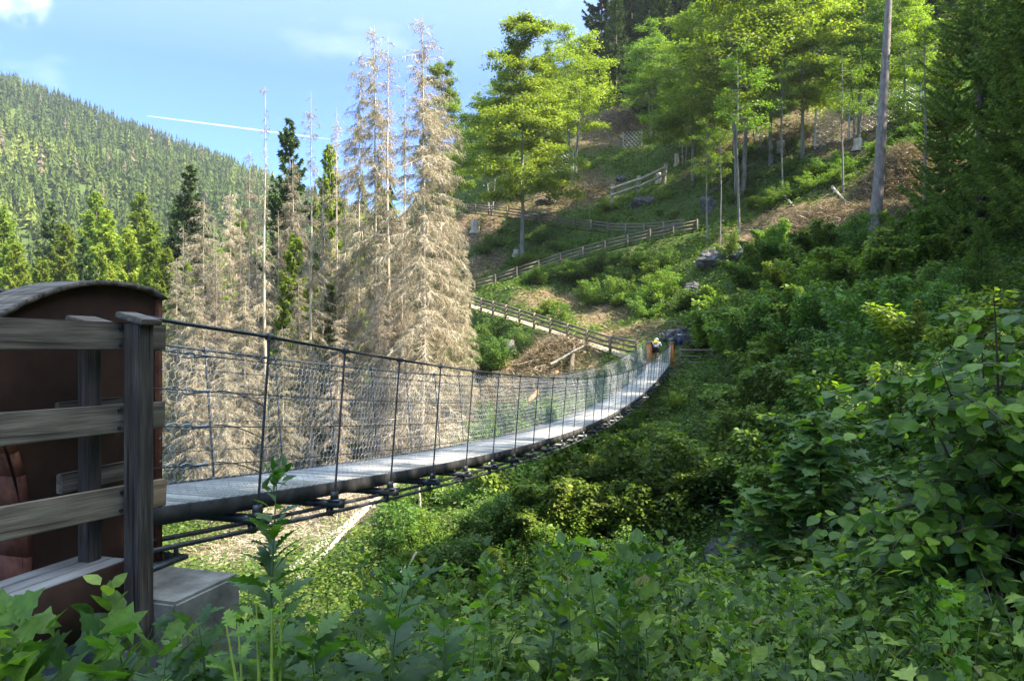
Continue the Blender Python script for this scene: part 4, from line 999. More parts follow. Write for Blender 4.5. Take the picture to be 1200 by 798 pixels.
# ------------------------------------------------------------------ hillside fences : posts and rails are parts
def fence(poly, side, label, i0=0, i1=None, h=1.1, step=2.0, name='rail_fence'):
    p = poly[i0:i1]; L = np.concatenate([[0], np.cumsum(np.linalg.norm(np.diff(p[:, :2], axis=0), axis=1))])
    t = np.gradient(p[:, :2], axis=0); t /= np.linalg.norm(t, axis=1, keepdims=True); nr = np.stack([-t[:, 1], t[:, 0]], 1) * side
    q = p.copy(); q[:, :2] += nr * .72; q[:, 2] = np.minimum(Hf(q[:, 0], q[:, 1]) + .0, p[:, 2] + .15)
    q[:, 2] = np.convolve(np.pad(q[:, 2], 6, 'edge'), np.ones(13) / 13, 'valid')
    root = empty(name, q[0], label, 'fence', 'rail fences along the zigzag path')
    at = lambda s, c: np.interp(s, L, q[:, c])
    S = np.arange(0, L[-1] + .01, step); tops = []
    for s in S:
        c = np.array([at(s, 0), at(s, 1), at(s, 2)]) - q[0]; a = math.atan2(np.interp(s, L, t[:, 1]), np.interp(s, L, t[:, 0])); hh = h + random.uniform(-.04, .06)
        M = Matrix.Translation(c + np.array([0, 0, hh / 2 - .2])) @ Matrix.Rotation(a, 4, 'Z')
        mb = MB().box((0, 0, 0), (.13, .13, hh + .4)); me = mb.mesh('post'); obj('post', me, M_FENCE, root, M=M); tops.append(c)
    for hz_ in (.42, .74, 1.02):
        mb = MB()
        for a_, b_ in zip(tops[:-1], tops[1:]):
            j = random.uniform(-.025, .025); A = a_ + [0, 0, hz_ + j]; Bq = b_ + [0, 0, hz_ + random.uniform(-.025, .025)]
            D = Bq - A; D /= np.linalg.norm(D); Y = np.cross([0, 0, 1], D); Y /= np.linalg.norm(Y); Z = np.cross(D, Y)
            o = Y * .085 * -side
            v = [e + o + Y * y_ * .03 + Z * z_ * .065 for e in (A - D * .05, Bq + D * .05) for y_ in (-1, 1) for z_ in (-1, 1)]
            mb.add(np.array(v), [[0, 1, 3, 2], [4, 6, 7, 5], [0, 4, 5, 1], [2, 3, 7, 6], [0, 2, 6, 4], [1, 5, 7, 3]])
        obj('rail', mb.mesh('rail'), M_FENCE, root)
    return root
fence(PD[0], 1, 'lowest grey rail fence, from the far bridge end up to the dead spruces', 4)
fence(PD[1], -1, 'middle grey rail fence, climbing from the dead spruces to the path bend')
fence(PD[2], 1, 'highest grey rail fence, running level across the slope below the tall beech', 8)
# log barrier higher up
a_ = P(716, 214, 80); b_ = P(778, 203, 79); cc = [a_ + (b_ - a_) * t for t in np.linspace(0, 1, 3)]
for c in cc: c[2] = hz(c[0], c[1])
lb = empty('log_barrier', cc[0], 'pale log barrier of thick round poles high on the slope above the path bend', 'barrier')
for c in cc:
    mb = MB().tube(np.array([[0, 0, -.4], [.22, 0, 2.1]]) + (c - cc[0]), .2, 8); obj('post', mb.mesh('post', False), M_DEADWOOD, lb)
for hz_ in (.8, 1.5):
    for c, e in zip(cc[:-1], cc[1:]):
        mb = MB().tube(np.array([c - cc[0] + [0, -.28, hz_], e - cc[0] + [0, -.28, hz_ + .1]]), .15, 8); obj('rail', mb.mesh('rail'), M_DEADWOOD, lb)
# rail fence at the right of the far bridge end and the sign post there
q = [B(LB + .7, -.5, 0.), B(LB + 1.2, -2.2, 0.), B(LB + 1.6, -4.2, 0.)]
zf = -1.55
rf = empty('rail_fence', (*q[0][:2], zf), 'short dark rail fence right of the orange posts at the far bridge end', 'fence')
for c in q:
    mb = MB().box((c[0] - q[0][0], c[1] - q[0][1], .3), (.12, .12, 1.7)); obj('post', mb.mesh('post'), M_TIMBER, rf)
for hh in (.3, .65, 1.0):
    mb = MB()
    for c, e in zip(q[:-1], q[1:]):
        mb.tube(np.array([[c[0] - q[0][0], c[1] - q[0][1] - .08, hh], [e[0] - q[0][0], e[1] - q[0][1] - .08, hh]]), .06, 6)
    obj('rail', mb.mesh('rail'), M_TIMBER, rf)
g = P(796.5, 432, 43.2); gz = min(hz(g[0], g[1]), -1.2)
sp_ = empty('sign_post', (g[0], g[1], gz), 'slim grey post with a small dark blue sign board beside the orange posts', 'sign')
obj('post', MB().tube(np.array([[0, 0, -.3], [0, 0, 1.75]]), .045, 8).mesh('post'), M_FENCE, sp_)
m, nt, out = new_mat('sign_blue'); principled(nt, out, (.03, .035, .12), .5)
obj('sign_board', MB().box((0, -.06, 1.42), (.3, .02, .42)).mesh('sign_board'), m, sp_)
m, nt, out = new_mat('sign_white'); principled(nt, out, (.7, .7, .72), .5)
obj('sign_cap', MB().box((0, -.02, 1.78), (.22, .16, .06)).mesh('sign_cap'), m, sp_)
# rock-fall nets
def rocknet(pa, pb, da, db, hh, n_, label):
    A = P(*pa, da); Bq = P(*pb, db); A[2] = hz(A[0], A[1]); Bq[2] = hz(Bq[0], Bq[1])
    r = empty('rockfall_net', A, label, 'net fence', 'rockfall net fences high on the slope'); pts = []
    for t in np.linspace(0, 1, n_):
        c = A + (Bq - A) * t; c[2] = hz(c[0], c[1]); c = c - A; pts.append(c)
        obj('post', MB().tube(np.array([c + [0, 0, -.3], c + [0, -.2, hh + .1]]), .07, 6).mesh('post'), M_ZINC, r)
    P0 = []; P1 = []
    for c, e in zip(pts[:-1], pts[1:]):
        w = np.linalg.norm(e - c); m_ = int(w / .42); kk = int(hh / .42)
        f = lambda u, v: c + (e - c) * (u / m_) + np.array([0, -.2 * v / kk - .0, hh * v / kk])
        for i in range(m_):
            for j in range(kk):
                P0 += [f(i, j), f(i + 1, j)]; P1 += [f(i + 1, j + 1), f(i, j + 1)]
    mb = MB().prisms(np.array(P0), np.array(P1), .018, sides=3); obj('net', mb.mesh('net'), M_WIRE, r)
rocknet((955, 128), (1078, 108), 66, 63, 3.4, 4, 'pale diamond mesh rockfall net on the slope behind the tall pine trunk')
rocknet((730, 165), (752, 157), 92, 91, 2.0, 2, 'small rockfall net fence with a leaning steel post below the dark firs')
rocknet((632, 190), (672, 186), 90, 90, 2.2, 2, 'small rockfall net fence half hidden behind the rounded bright beech')

# ------------------------------------------------------------------ stumps, logs, brush piles, rocks
def stump(px, py, dlo, h, r, label):
    g = G(px, py, dlo); rg = np.random.default_rng(int(px)); z = np.array([-.3, 0, .15, h * .5, h - .02, h]); R = r * np.array([1.5, 1.35, 1.1, 1, .97, .9])
    mb = MB().tube(np.stack([0 * z + .02 * np.sin(z * 5), 0 * z, z], 1), R, 12)
    o = obj('stump', mb.mesh('stump', False), M_DEADWOOD, loc=g); prop(o, label, 'stump', 'tree stumps on the hillside')
for a_ in [(597, 415, 35, .9, .38, 'pale sawn stump in the greenery below the lowest fence'), (557, 272, 55, 1.1, .42, 'broken pale stump left of the tall beech'), (1005, 175, 50, .8, .35, 'sawn stump on the brown slope near the crooked birch stem'), (915, 178, 50, .9, .35, 'grey stump below the young larch'), (893, 172, 50, .9, .3, 'thin grey stump left of the one below the young larch'), (772, 215, 50, 1.0, .3, 'upright broken stump just under the log barrier'), (793, 195, 50, 1.2, .25, 'tall thin broken stump right under the log barrier'), (605, 300, 50, .5, .3, 'low stump at the foot of the tall beech')]: stump(*a_)
M_ORANGEWOOD = noisy_mat('rotten_wood', [(.3, (.16, .085, .045)), (.7, (.34, .2, .11))], 5, .9)
def log(p0, p1, r, label, mat=None, cat='log', sub=0):
    p0 = np.array(p0, float); p1 = np.array(p1, float); t = np.linspace(0, 1, 9)[:, None]; rg = np.random.default_rng(int(abs(p0[0] * 100)))
    pts = (p1 - p0) * t + np.cumsum(rg.normal(0, .02, (9, 3)), 0)
    mb = MB().tube(pts, r * (1 - .5 * t[:, 0]), 8)
    for _ in range(sub):
        u = rg.uniform(.2, .95); b = (p1 - p0) * u; mb.prisms([b], [b + rdir(rg, 1, .0, 1)[0] * rg.uniform(.3, .9)], .02, .006)
    return prop(obj('fallen_log', mb.mesh('fallen_log', True), mat or M_DEADWOOD, loc=p0), label, cat, 'fallen logs and dead stems')
up = np.array([0, 0, .15])
log(G(325, 690, 10) + up, G(470, 578, 18) + up * 3, .16, 'long pale fallen trunk lying through the dry brush under the bridge', sub=12)
log(G(345, 690, 10) + up, G(440, 608, 15) + up * 3, .09, 'thinner fallen stem beside the long pale trunk under the bridge', sub=8)
log(G(452, 713, 9) + up * 2, G(487, 676, 10) + up * 4, .07, 'short grey dead pole leaning out of the bushes below the bridge')
g0 = G(494, 612, 15); log(g0, g0 + np.array([-.1, .1, 1.5]), .06, 'thin upright dead stick standing by the pale trunk under the bridge')
log(G(610, 485, 30) + up, G(655, 446, 36) + up * 3, .2, 'thick orange-brown fallen trunk among roots beyond the bridge', M_ORANGEWOOD, sub=4)
log(G(645, 440, 35) + up * 4, G(688, 420, 38) + up * 5, .09, 'pale fallen branch on top of the root pile beyond the bridge', M_BARK_GREY, sub=7)
log(G(668, 440, 35), G(672, 424, 37) + up * 6, .2, 'dark upright root stump in the root pile beyond the bridge', M_BARK_BROWN, sub=8)
log(G(918, 232, 40) + up, G(948, 268, 40) + up, .12, 'pale dead branch lying on the brown slope left of the tall pine trunk', sub=3)
log(G(975, 222, 40) + up, G(992, 240, 40) + up, .13, 'short pale log lying just left of the foot of the tall pine trunk')
log(G(830, 232, 50) + up, G(862, 206, 50) + up, .15, 'dark fallen trunk on the brown slope above the end of the middle fence', M_BARK_BROWN)
log(G(640, 255, 50) + up, G(590, 262, 50) + up, .2, 'fallen log lying on the earth bank beside the tall beech')
def brush(px, py, dlo, w, h, seed, label, mat, n=2600):
    g = G(px, py, dlo); rg = np.random.default_rng(seed); mb = MB()
    q = rg.normal(0, .42, (n, 2)) * np.array(w); r2 = ((q / np.array(w)) ** 2).sum(1)
    z = Hf(g[0] + q[:, 0], g[1] + q[:, 1]) - g[2] + h * np.exp(-r2 * 1.3) * rg.uniform(-.05, 1, n)
    D = rdir(rg, n, -.55, .6); D[:, 2] -= .15
    sz = .012 + .0005 * g[1]
    p = np.stack([q[:, 0], q[:, 1], z], 1); L = rg.uniform(.4, 1.3, n)
    mb.blades(p, D, L, sz * rg.uniform(.7, 2, n), rg)
    i2 = rg.integers(0, n, n * 2); mb.blades(p[i2] + D[i2] * (L[i2] * rg.uniform(.2, .9, n * 2))[:, None], D[i2] * .6 + rg.normal(0, .6, (n * 2, 3)), L[i2] * .45, sz * .7, rg)
    prop(obj('brush_pile', mb.mesh('brush_pile'), mat, loc=g), label, 'brush pile', 'dry brush piles')
for a_ in [(390, 610, 12, (3.6, 3.2), 1.1, 1, 'big tan heap of dry spruce brush on the slope under the bridge', M_DEADTWIG, 6000), (330, 655, 12, (2.8, 2.4), .7, 2, 'lower tan heap of dry brush left of the long pale trunk', M_DEADTWIG, 3600), (460, 575, 17, (2.4, 2.4), .8, 3, 'dry brush heap at the top end of the long pale trunk', M_DEADTWIG, 3000),
           (645, 430, 35, (2.0, 1.6), 1.3, 4, 'tangled pile of upturned roots and brush beyond the bridge railing', M_BRUSH, 3600), (590, 470, 30, (3, 2.4), 1.0, 5, 'brown brush heap seen through the bridge netting', M_BRUSH, 3000), (520, 500, 30, (3.5, 3), 1.0, 6, 'tan brush heap beyond the bridge below the big tan dead spruce', M_DEADTWIG, 3600),
           (1055, 215, 40, (2.6, 2.6), 2.6, 7, 'tall grey-brown brush pile right at the tall pine trunk', M_BRUSH, 4200), (1030, 262, 40, (4, 2.6), 1.3, 8, 'wide dark brown brush pile below the foot of the tall pine trunk', M_BRUSH_DK, 4600), (950, 270, 40, (4, 2.4), 1.0, 9, 'reddish brown brush heap left of the wide dark one', M_BRUSH_DK, 3600),
           (840, 150, 55, (5, 4), .9, 10, 'sunlit tan brush heap on the slope left of the young larch', M_DEADTWIG, 3600), (940, 160, 55, (5, 4), .9, 11, 'sunlit tan brush heap on the slope right of the young larch', M_DEADTWIG, 3600), (735, 140, 70, (5, 4), 1.4, 12, 'reddish brush heap below the dark firs', M_BRUSH_DK, 3000), (675, 232, 60, (4, 2.5), .8, 13, 'pale earthy brush heap above the highest fence', M_BRUSH, 2600)]: brush(*a_)
def rock(px, py, dlo, size, seed, label, mat=None, rz=0):
    import bmesh
    g = G(px, py, dlo); rg = np.random.default_rng(seed); bm = bmesh.new(); bmesh.ops.create_icosphere(bm, subdivisions=5, radius=1)
    pl = [(rdir(rg, 1)[0], rg.uniform(.62, .95)) for _ in range(16)]
    for v in bm.verts:
        c = np.array(v.co)
        for nrm, dd in pl:
            e = c @ nrm
            if e > dd: c = c - nrm * (e - dd)
        c = c * (1 + .07 * math.sin(c[0] * 9 + seed) * math.sin(c[2] * 11 + c[1] * 7) + .05 * math.sin(c[0] * 23 + 3 * math.sin(c[1] * 13)) * math.sin(c[2] * 19 + seed) + .03 * math.sin(c[2] * 41 + 5 * c[0]) * math.sin(c[1] * 37))
        v.co = Vector(c * np.array(size))
    me = bpy.data.meshes.new('rock_outcrop'); bm.to_mesh(me); bm.free()
    o = obj('rock_outcrop', me, mat or M_ROCK, loc=g); o.rotation_euler = (rg.uniform(-.3, .3), rg.uniform(-.3, .3), rz); return prop(o, label, 'rock', 'rock outcrops')
for a_ in [(790, 402, 43, (1.1, .9, 1.1), 1, 'tall grey rock face standing directly behind the far bridge end'), (822, 400, 43, (1.7, 1.2, 1.3), 2, 'tan rock face right of the tall grey one at the far bridge end'), (842, 308, 45, (1.7, 1.3, .9), 3, 'jagged light grey crag below the path bend'), (812, 342, 45, (.8, .8, .6), 4, 'smaller grey rock below the jagged crag'), (868, 303, 45, (1.1, 1.1, .8), 14, 'grey crag right of the jagged one, partly under brush'),
           (885, 648, 9, (1.0, .7, .75), 5, 'dark slaty rock in the shade beside the sycamore sapling'), (750, 648, 10, (1.1, .7, .6), 6, 'dark rock in the shaded gully behind the brambles'), (855, 655, 9, (.7, .6, .8), 15, 'near black rock left of the slaty one'), (680, 610, 14, (.5, .4, .5), 7, 'small pale rock showing beside the lone bright shrub'), (752, 240, 60, (1.6, 1, .9), 8, 'brownish rocks above the highest fence by the bend'), (640, 240, 60, (1.4, 1, .8), 9, 'pale earthy rock on the bank above the highest fence'), (728, 212, 60, (.7, .5, .7), 10, 'small white rock at the left foot of the log barrier'), (832, 245, 50, (1.2, .9, .9), 11, 'grey rock beside the path bend')]: rock(*a_)

# ------------------------------------------------------------------ person bending forward at the far end
pc_ = P(768.5, 426, 42.9); px0 = np.array([pc_[0], pc_[1], hz(pc_[0], pc_[1])]); px0[2] = max(px0[2], zd(LB) - .02)
def skin_body(name, verts, edges, radii, mat, parent, sub=2, root=0):
    me = bpy.data.meshes.new(name); me.from_pydata(verts, edges, []); o = obj(name, me, mat, parent)
    md = o.modifiers.new('skin', 'SKIN'); s_ = o.modifiers.new('sub', 'SUBSURF'); s_.levels = s_.render_levels = sub
    for i_, r in enumerate(radii): me.skin_vertices[0].data[i_].radius = (r, r) if np.isscalar(r) else r
    for i_ in range(len(verts)): me.skin_vertices[0].data[i_].use_root = (i_ == root)
    return o
person = empty('person', px0, 'person in a pale shirt and black shorts bending forward between the orange posts', 'person', rz=math.atan2(AX[1], AX[0]) - math.pi / 2)
m, nt, out = new_mat('skin'); principled(nt, out, (.5, .28, .19), .6); MS = m
m, nt, out = new_mat('pale_shirt'); principled(nt, out, (.62, .66, .7), .8); MSH = m
m, nt, out = new_mat('black_shorts'); principled(nt, out, (.012, .013, .018), .8); MSO = m
m, nt, out = new_mat('helmet'); principled(nt, out, (.55, .56, .58), .4); MHE = m
m, nt, out = new_mat('yellow_pack'); principled(nt, out, (.62, .42, .06), .7); MPK = m
VV = [(0, 0, .82), (0, .12, .98), (0, .27, 1.1), (0, .38, 1.17), (0, .45, 1.22), (0, .52, 1.28),          # pelvis, waist, chest, neck base, neck, head
      (-.10, 0, .78), (-.12, .10, .45), (-.12, -.04, .09), (-.13, .12, .05), (.10, 0, .78), (.13, -.06, .44), (.12, -.24, .12), (.12, -.1, .05),
      (-.2, .32, 1.12), (-.3, .42, .9), (-.24, .6, .76), (-.22, .68, .72), (.2, .32, 1.12), (.31, .42, .9), (.25, .6, .76), (.23, .68, .72)]
EE = [(0, 1), (1, 2), (2, 3), (3, 4), (4, 5), (0, 6), (6, 7), (7, 8), (8, 9), (0, 10), (10, 11), (11, 12), (12, 13), (3, 14), (14, 15), (15, 16), (16, 17), (3, 18), (18, 19), (19, 20), (20, 21)]
RR = [.135, .13, .15, .11, .055, .09, .10, .065, .04, .045, .10, .065, .04, .045, .065, .045, .033, .036, .065, .045, .033, .036]
bd = skin_body('body', VV, EE, RR, MS, person)
skin_body('shirt', [VV[0], VV[1], VV[2], VV[3], VV[14], ((-.26), .375, .99), VV[18], (.265, .375, .99)], [(0, 1), (1, 2), (2, 3), (3, 4), (4, 5), (3, 6), (6, 7)], [.14, .148, .168, .125, .085, .07, .085, .07], MSH, person)
skin_body('shorts', [VV[0], (0, .06, .9), VV[6], (-.115, .06, .56), VV[10], (.125, -.035, .56)], [(0, 1), (0, 2), (2, 3), (0, 4), (4, 5)], [.155, .145, .12, .095, .12, .095], MSO, person)
import bmesh
bm = bmesh.new(); bmesh.ops.create_uvsphere(bm, u_segments=16, v_segments=10, radius=.125)
for v in bm.verts:
    v.co.z = max(v.co.z, -.03); v.co.y *= 1.2
me = bpy.data.meshes.new('helmet'); bm.to_mesh(me); bm.free(); hh_ = obj('helmet', me, MHE, person, (0, .53, 1.33)); hh_.rotation_euler = (-.6, 0, 0)
bm = bmesh.new(); bmesh.ops.create_cube(bm, size=1)
for v in bm.verts: v.co = Vector((v.co.x * .26, v.co.y * .36, v.co.z * .16))
bmesh.ops.bevel(bm, geom=bm.edges[:], offset=.05, segments=3, affect='EDGES')
me = bpy.data.meshes.new('backpack'); bm.to_mesh(me); bm.free()
Mp = Matrix.Translation(Vector(px0)) @ Matrix.Rotation(person.rotation_euler[2], 4, 'Z') @ Matrix.Translation((0, .14, 1.22)) @ Matrix.Rotation(math.radians(38), 4, 'X')
prop(obj('backpack', me, MPK, M=Mp), 'small yellow backpack worn on the back of the bending person', 'backpack')

# ------------------------------------------------------------------ foreground plants
rng = np.random.default_rng(5)
def stems_leaves(n, xy, hlo, hhi, tmpl, lsz, mat, name, label, seed, per=(14, 26)):
    rg = np.random.default_rng(seed); mb = MB(); sb = MB(); LP = []; LD = []; LN = []; LS = []
    for x, y in xy:
        h = (rg.uniform(hlo, hhi) * .7 + .5 * max(0., float(vnoise(x * .9, y * .9)[()] if False else vnoise(np.array(x * .9), np.array(y * .9)))) + (.3 if rg.random() < .05 else 0)) * (1 - .4 * float(sm(-x / y, -.08, .12))); z0 = hz(x, y); ln = rg.normal(0, .18, 2); u = np.linspace(0, 1, 5)[:, None]
        pts = np.array([x, y, z0]) + np.concatenate([ln * h * u ** 2, h * (u - .12 * u * u)], 1)
        sb.prisms(pts[:-1], pts[1:], .0045, .0035)
        k = int(rg.integers(*per)); v = rg.uniform(.15, 1.02, k); bp = np.stack([np.interp(v, u[:, 0], pts[:, c]) for c in range(3)], 1)
        a = rg.uniform(0, 6.283, k); d = np.stack([np.cos(a), np.sin(a), rg.uniform(-.1, .5, k)], 1); r = rg.uniform(.03, .22, k) * (1.2 - .7 * v)
        LP.append(bp + d * r[:, None]); LD.append(d + [0, 0, -.35] + rg.normal(0, .25, (k, 3))); LN.append(np.array([0, 0, 1.]) + d * .35 + rg.normal(0, .35, (k, 3))); LS.append(lsz * rg.uniform(.55, 1.2, k))
    return LP, LD, LN, LS, sb
n = 5600
y = rng.uniform(1.7, 11.5, n); x = y * rng.uniform(-.85, .95, n)
cc_ = np.stack([x, y], 1) - O; s_ = cc_ @ AX; o_ = cc_ @ NL
ok = ~((o_ > -.62) & (o_ < 1.9) & (s_ < .1)) & ~((o_ > -.75) & (o_ < 1.4) & (s_ < 1.5) & (s_ > -1.6)); ok &= rng.random(n) < np.clip(1.2 - .05 * y, .4, 1); ok &= ~((y < 4.4) & (np.abs(x / y + .5) < .13))
xy = np.stack([x, y], 1)[ok]
# tall enough to read, low enough to leave the view open near the lens
hl = np.where(xy[:, 1] < 3.2, .28, .4)
LP, LD, LN, LS, sb = stems_leaves(0, xy, .3, .8, OVATE, .068, None, '', '', 3, (18, 34))
cnt = np.array([len(q) for q in LP]); ptc = vnoise(xy[:, 0] * 1.5 + 4, xy[:, 1] * 1.5) + rng.normal(0, .22, len(xy))
kind_ = np.digitize(ptc, [-.28, .02, .3]); kk = np.repeat(kind_, cnt); LP = np.concatenate(LP); LD = np.concatenate(LD); LN = np.concatenate(LN) + rng.normal(0, .35, (len(kk), 3)); LS = np.concatenate(LS)
mb = MB()
for q_, (T_, s_) in enumerate(((NARROW, 1.5), (OVATE, 1.0), (PALM, 1.15), (ovate(.42, .12, .2), .72))):
    m_ = kk == q_; mb.leaves(T_, LP[m_], LD[m_], LN[m_], LS[m_] * s_)
br_ = prop(obj('brambles', mb.mesh('brambles', True), M_BRAMBLE), 'leafy bramble and nettle undergrowth filling the near bank', 'undergrowth', None, 'stuff')
obj('bramble_stems', sb.mesh('bramble_stems'), M_STEM, br_)
# grass on the near bank
n = 16000; y = rng.uniform(1.8, 9, n); x = y * rng.uniform(-.6, .9, n); ok = (np.hypot(x - .9, y - 3.2) < 1.1) | (np.hypot(x - 1.6, y - 3.3) < .9) | (rng.random(n) < .25)
x, y = x[ok], y[ok]; n = len(x); gm = MB()
D = rdir(rng, n, .2, 1.0); gm.leaves((np.array([[0, .02, 0], [0, -.02, 0], [.5, .022, .02], [.5, -.022, .02], [1, 0, -.22]], float), [[[0, 1, 3, 2]], [[2, 3, 4]]]), np.stack([x, y, Hf(x, y)], 1), D, np.cross(D, rng.normal(size=(n, 3))), rng.uniform(.25, .6, n))
prop(obj('grass', gm.mesh('grass'), M_GRASS), 'long soft grass among the brambles on the near bank', 'grass', None, 'stuff')

def weed(loc, h, seed, label, tmpl=LOBED, lsz=.3, n=22, mat=None, stem=.012, lo=.0, stemmat=None, cat='plant', tip=True, rad=.02, name='tall_weed', top_small=.75):
    rg = np.random.default_rng(seed); root = empty(name, loc, label, cat); u = np.linspace(0, 1, 8)[:, None]
    ln = rg.normal(0, .05, 2); pts = np.concatenate([ln * h * u ** 2, h * u], 1)
    obj('stem', MB().tube(pts, stem * (1.15 - u[:, 0]), 6).mesh('stem', True), stemmat or M_STEM, root)
    v = lo + (1 - lo) * (np.arange(n) + rg.uniform(0, 1, n)) / n; a = np.arange(n) * 2.4 + rg.normal(0, .3, n); el = .75 - .6 * rg.uniform(0, 1, n) + .4 * v
    bp = np.stack([np.interp(v, u[:, 0], pts[:, c]) for c in range(3)], 1); d = np.stack([np.cos(a) * np.cos(el), np.sin(a) * np.cos(el), np.sin(el)], 1)
    mb = MB(); mb.leaves(tmpl, bp + d * rad, d, np.array([0, 0, 1.]) + rg.normal(0, .25, (n, 3)), lsz * (1.1 - top_small * v) * rg.uniform(.7, 1.15, n))
    if tip:
        k = 26; q = pts[-1] + rg.normal(0, .03, (k, 3)) + np.array([0, 0, .02]); dd = rdir(rg, k, .0, 1)
        mb.leaves(NARROW, q, dd, rdir(rg, k), rg.uniform(.03, .07, k))
    sb2 = MB().prisms(bp, bp + d * (rad + .01), .004, .003); 
    lv = obj('leaves', mb.mesh('leaves', True), mat or M_WEED, root)
    return root
def foot(px, d): x = (px - 600) / F * d; return (x, d, hz(x, d))
def hgt(px, d, pytop): return (400 - pytop) / F * d - hz((px - 600) / F * d, d)
weed(foot(312, 2.75), hgt(312, 2.75, 568), 1, 'tall dark green weed with deeply cut leaves rising in front of the bridge deck', lsz=.25, n=80, stem=.010, rad=.015)
weed(foot(318, 2.25), hgt(318, 2.25, 712), 2, 'yellow-green weed stems lit by sun at the foot of the tallest weed', lsz=.16, n=14, mat=M_WEED_Y, stem=.015, stemmat=M_STEM_LIT, tip=False, name='weed')
weed(foot(300, 2.2), hgt(300, 2.2, 725), 22, 'pale yellow weed stalk beside the sunlit stems, at the very bottom edge', lsz=.2, n=9, mat=M_WEED_Y, stem=.014, stemmat=M_STEM_LIT, tip=False, name='weed')
weed(foot(443, 2.5), hgt(443, 2.5, 675), 3, 'dark weed with big cut leaves and a pale tip, right of the tallest weed', lsz=.36, n=44, stem=.008)
weed(foot(375, 2.4), hgt(375, 2.4, 735), 4, 'low dark weed with wide cut leaves between the two taller weeds', lsz=.36, n=40, stem=.009, tip=False, name='weed')
weed(foot(250, 2.7), hgt(250, 2.7, 725), 5, 'dark leafy weed in front of the concrete block', lsz=.32, n=34, stem=.009, tip=False, name='weed')
weed(foot(205, 2.9), hgt(205, 2.9, 735), 6, 'small dark weed at the foot of the concrete block', lsz=.28, n=30, stem=.008, tip=False, name='weed')
weed(foot(520, 2.6), hgt(520, 2.6, 735), 7, 'dark weed with drooping cut leaves among the brambles', lsz=.30, n=32, stem=.008, tip=False, name='weed')
weed(foot(152, 3.1), hgt(152, 3.1, 682), 8, 'slim sapling with toothed leaves growing in front of the timber post', OVATE, .12, 26, M_BRAMBLE, .006, .25, tip=False, name='small_plant', top_small=.3, rad=.03)
weed(foot(128, 3.0), hgt(128, 3.0, 722), 28, 'short leafy sprout left of the slim sapling before the fascia', OVATE, .12, 18, M_BRAMBLE, .005, .2, tip=False, name='small_plant', top_small=.3, rad=.03)
weed(foot(12, 2.0), hgt(12, 2.0, 735), 9, 'bright broad-leaved plant in the bottom left corner', PALM, .12, 50, M_WEED_Y, .006, .3, tip=False, name='broadleaf_plant', top_small=.3, rad=.06)
weed(foot(60, 2.1), hgt(60, 2.1, 762), 10, 'dark broad-leaved plant beside the bright one in the corner', PALM, .125, 56, M_WEED, .006, .2, tip=False, name='broadleaf_plant', top_small=.3, rad=.08)
weed(foot(112, 2.3), hgt(112, 2.3, 768), 11, 'low dark broad-leaved plant below the rust coloured fascia', PALM, .14, 40, M_WEED, .006, .2, tip=False, name='broadleaf_plant', top_small=.3, rad=.08)
weed(foot(-40, 2.1), hgt(-40, 2.1, 752), 12, 'dark broad-leaved plant at the very left edge', PALM, .125, 56, M_WEED, .006, .2, tip=False, name='broadleaf_plant', top_small=.3, rad=.08)
weed(foot(180, 2.5), hgt(180, 2.5, 765), 32, 'low dark broad-leaved plant at the foot of the timber post', PALM, .13, 36, M_WEED, .006, .2, tip=False, name='broadleaf_plant', top_small=.3, rad=.08)
for i_, (px, d, pt, lab) in enumerate([(575, 5.2, 640, 'tall pale bramble shoot standing clear of the others near the middle'), (690, 6.0, 650, 'bramble shoot with grey buds before the dark gully'), (778, 6.0, 628, 'thin tall bramble shoot in front of the dark rocks'), (848, 5.8, 640, 'bramble shoot with drooping oval leaves left of the sycamore sapling'), (640, 5.0, 668, 'leafy bramble shoot left of the one with grey buds'), (500, 5.5, 655, 'bramble shoot beside the sunny slope under the bridge'), (735, 5.0, 655, 'bushy bramble shoot between two thin shoots before the gully')]):
    weed(foot(px, d), hgt(px, d, pt), 40 + i_, lab, OVATE, .13, 34, M_BRAMBLE, .006, .2, tip=False, name='bramble_shoot', top_small=.45, rad=.05)
for k_, (px, d, pt) in enumerate([(308, 2.3, 700), (326, 2.3, 705), (336, 2.4, 720), (292, 2.3, 735)]):
    weed(foot(px, d), hgt(px, d, pt), 70 + k_, ['thick yellow-green stem with pointed bright leaves at the bottom edge, left of its twin', 'thick yellow-green stem with bright cut leaves at the bottom edge, right of its twin', 'short bright yellow-green weed leaning right of the thick yellow stems', 'short bright yellow-green weed left of the thick yellow stems'][k_], lsz=.22, n=24, mat=M_WEED_Y, stem=.013, stemmat=M_STEM_LIT, tip=False, name='weed', lo=.25)
# single shoots standing out of the brambles
SHO = [weed(PROTO_AT, 1.2, 81, 'x', OVATE, .13, 40, M_BRAMBLE, .006, .15, tip=False, name='bramble_shoot', top_small=.5, rad=.05, cat='plant'), weed(PROTO_AT, 1.2, 82, 'x', NARROW, .17, 70, M_WEED, .006, .2, tip=True, name='willowherb', top_small=.55, rad=.02, cat='plant'),
       weed(PROTO_AT, 1.1, 83, 'x', LOBED, .2, 36, M_HAZEL, .007, .1, tip=True, name='nettle', top_small=.6, rad=.03, cat='plant'), weed(PROTO_AT, 1.0, 84, 'x', PALM, .12, 34, M_WEED_Y, .006, .25, tip=False, name='raspberry_cane', top_small=.4, rad=.06, cat='plant')]
for o_, h_ in zip(SHO, (1.2, 1.2, 1.1, 1.0)): o_['h'] = h_
LBS = ['leafy bramble shoot standing out of the bramble carpet on the near bank', 'narrow-leaved willowherb stalk standing out of the brambles on the near bank', 'nettle with toothed leaves standing out of the brambles on the near bank', 'light green raspberry cane standing out of the brambles on the near bank']
rg_ = np.random.default_rng(515); c_ = 0
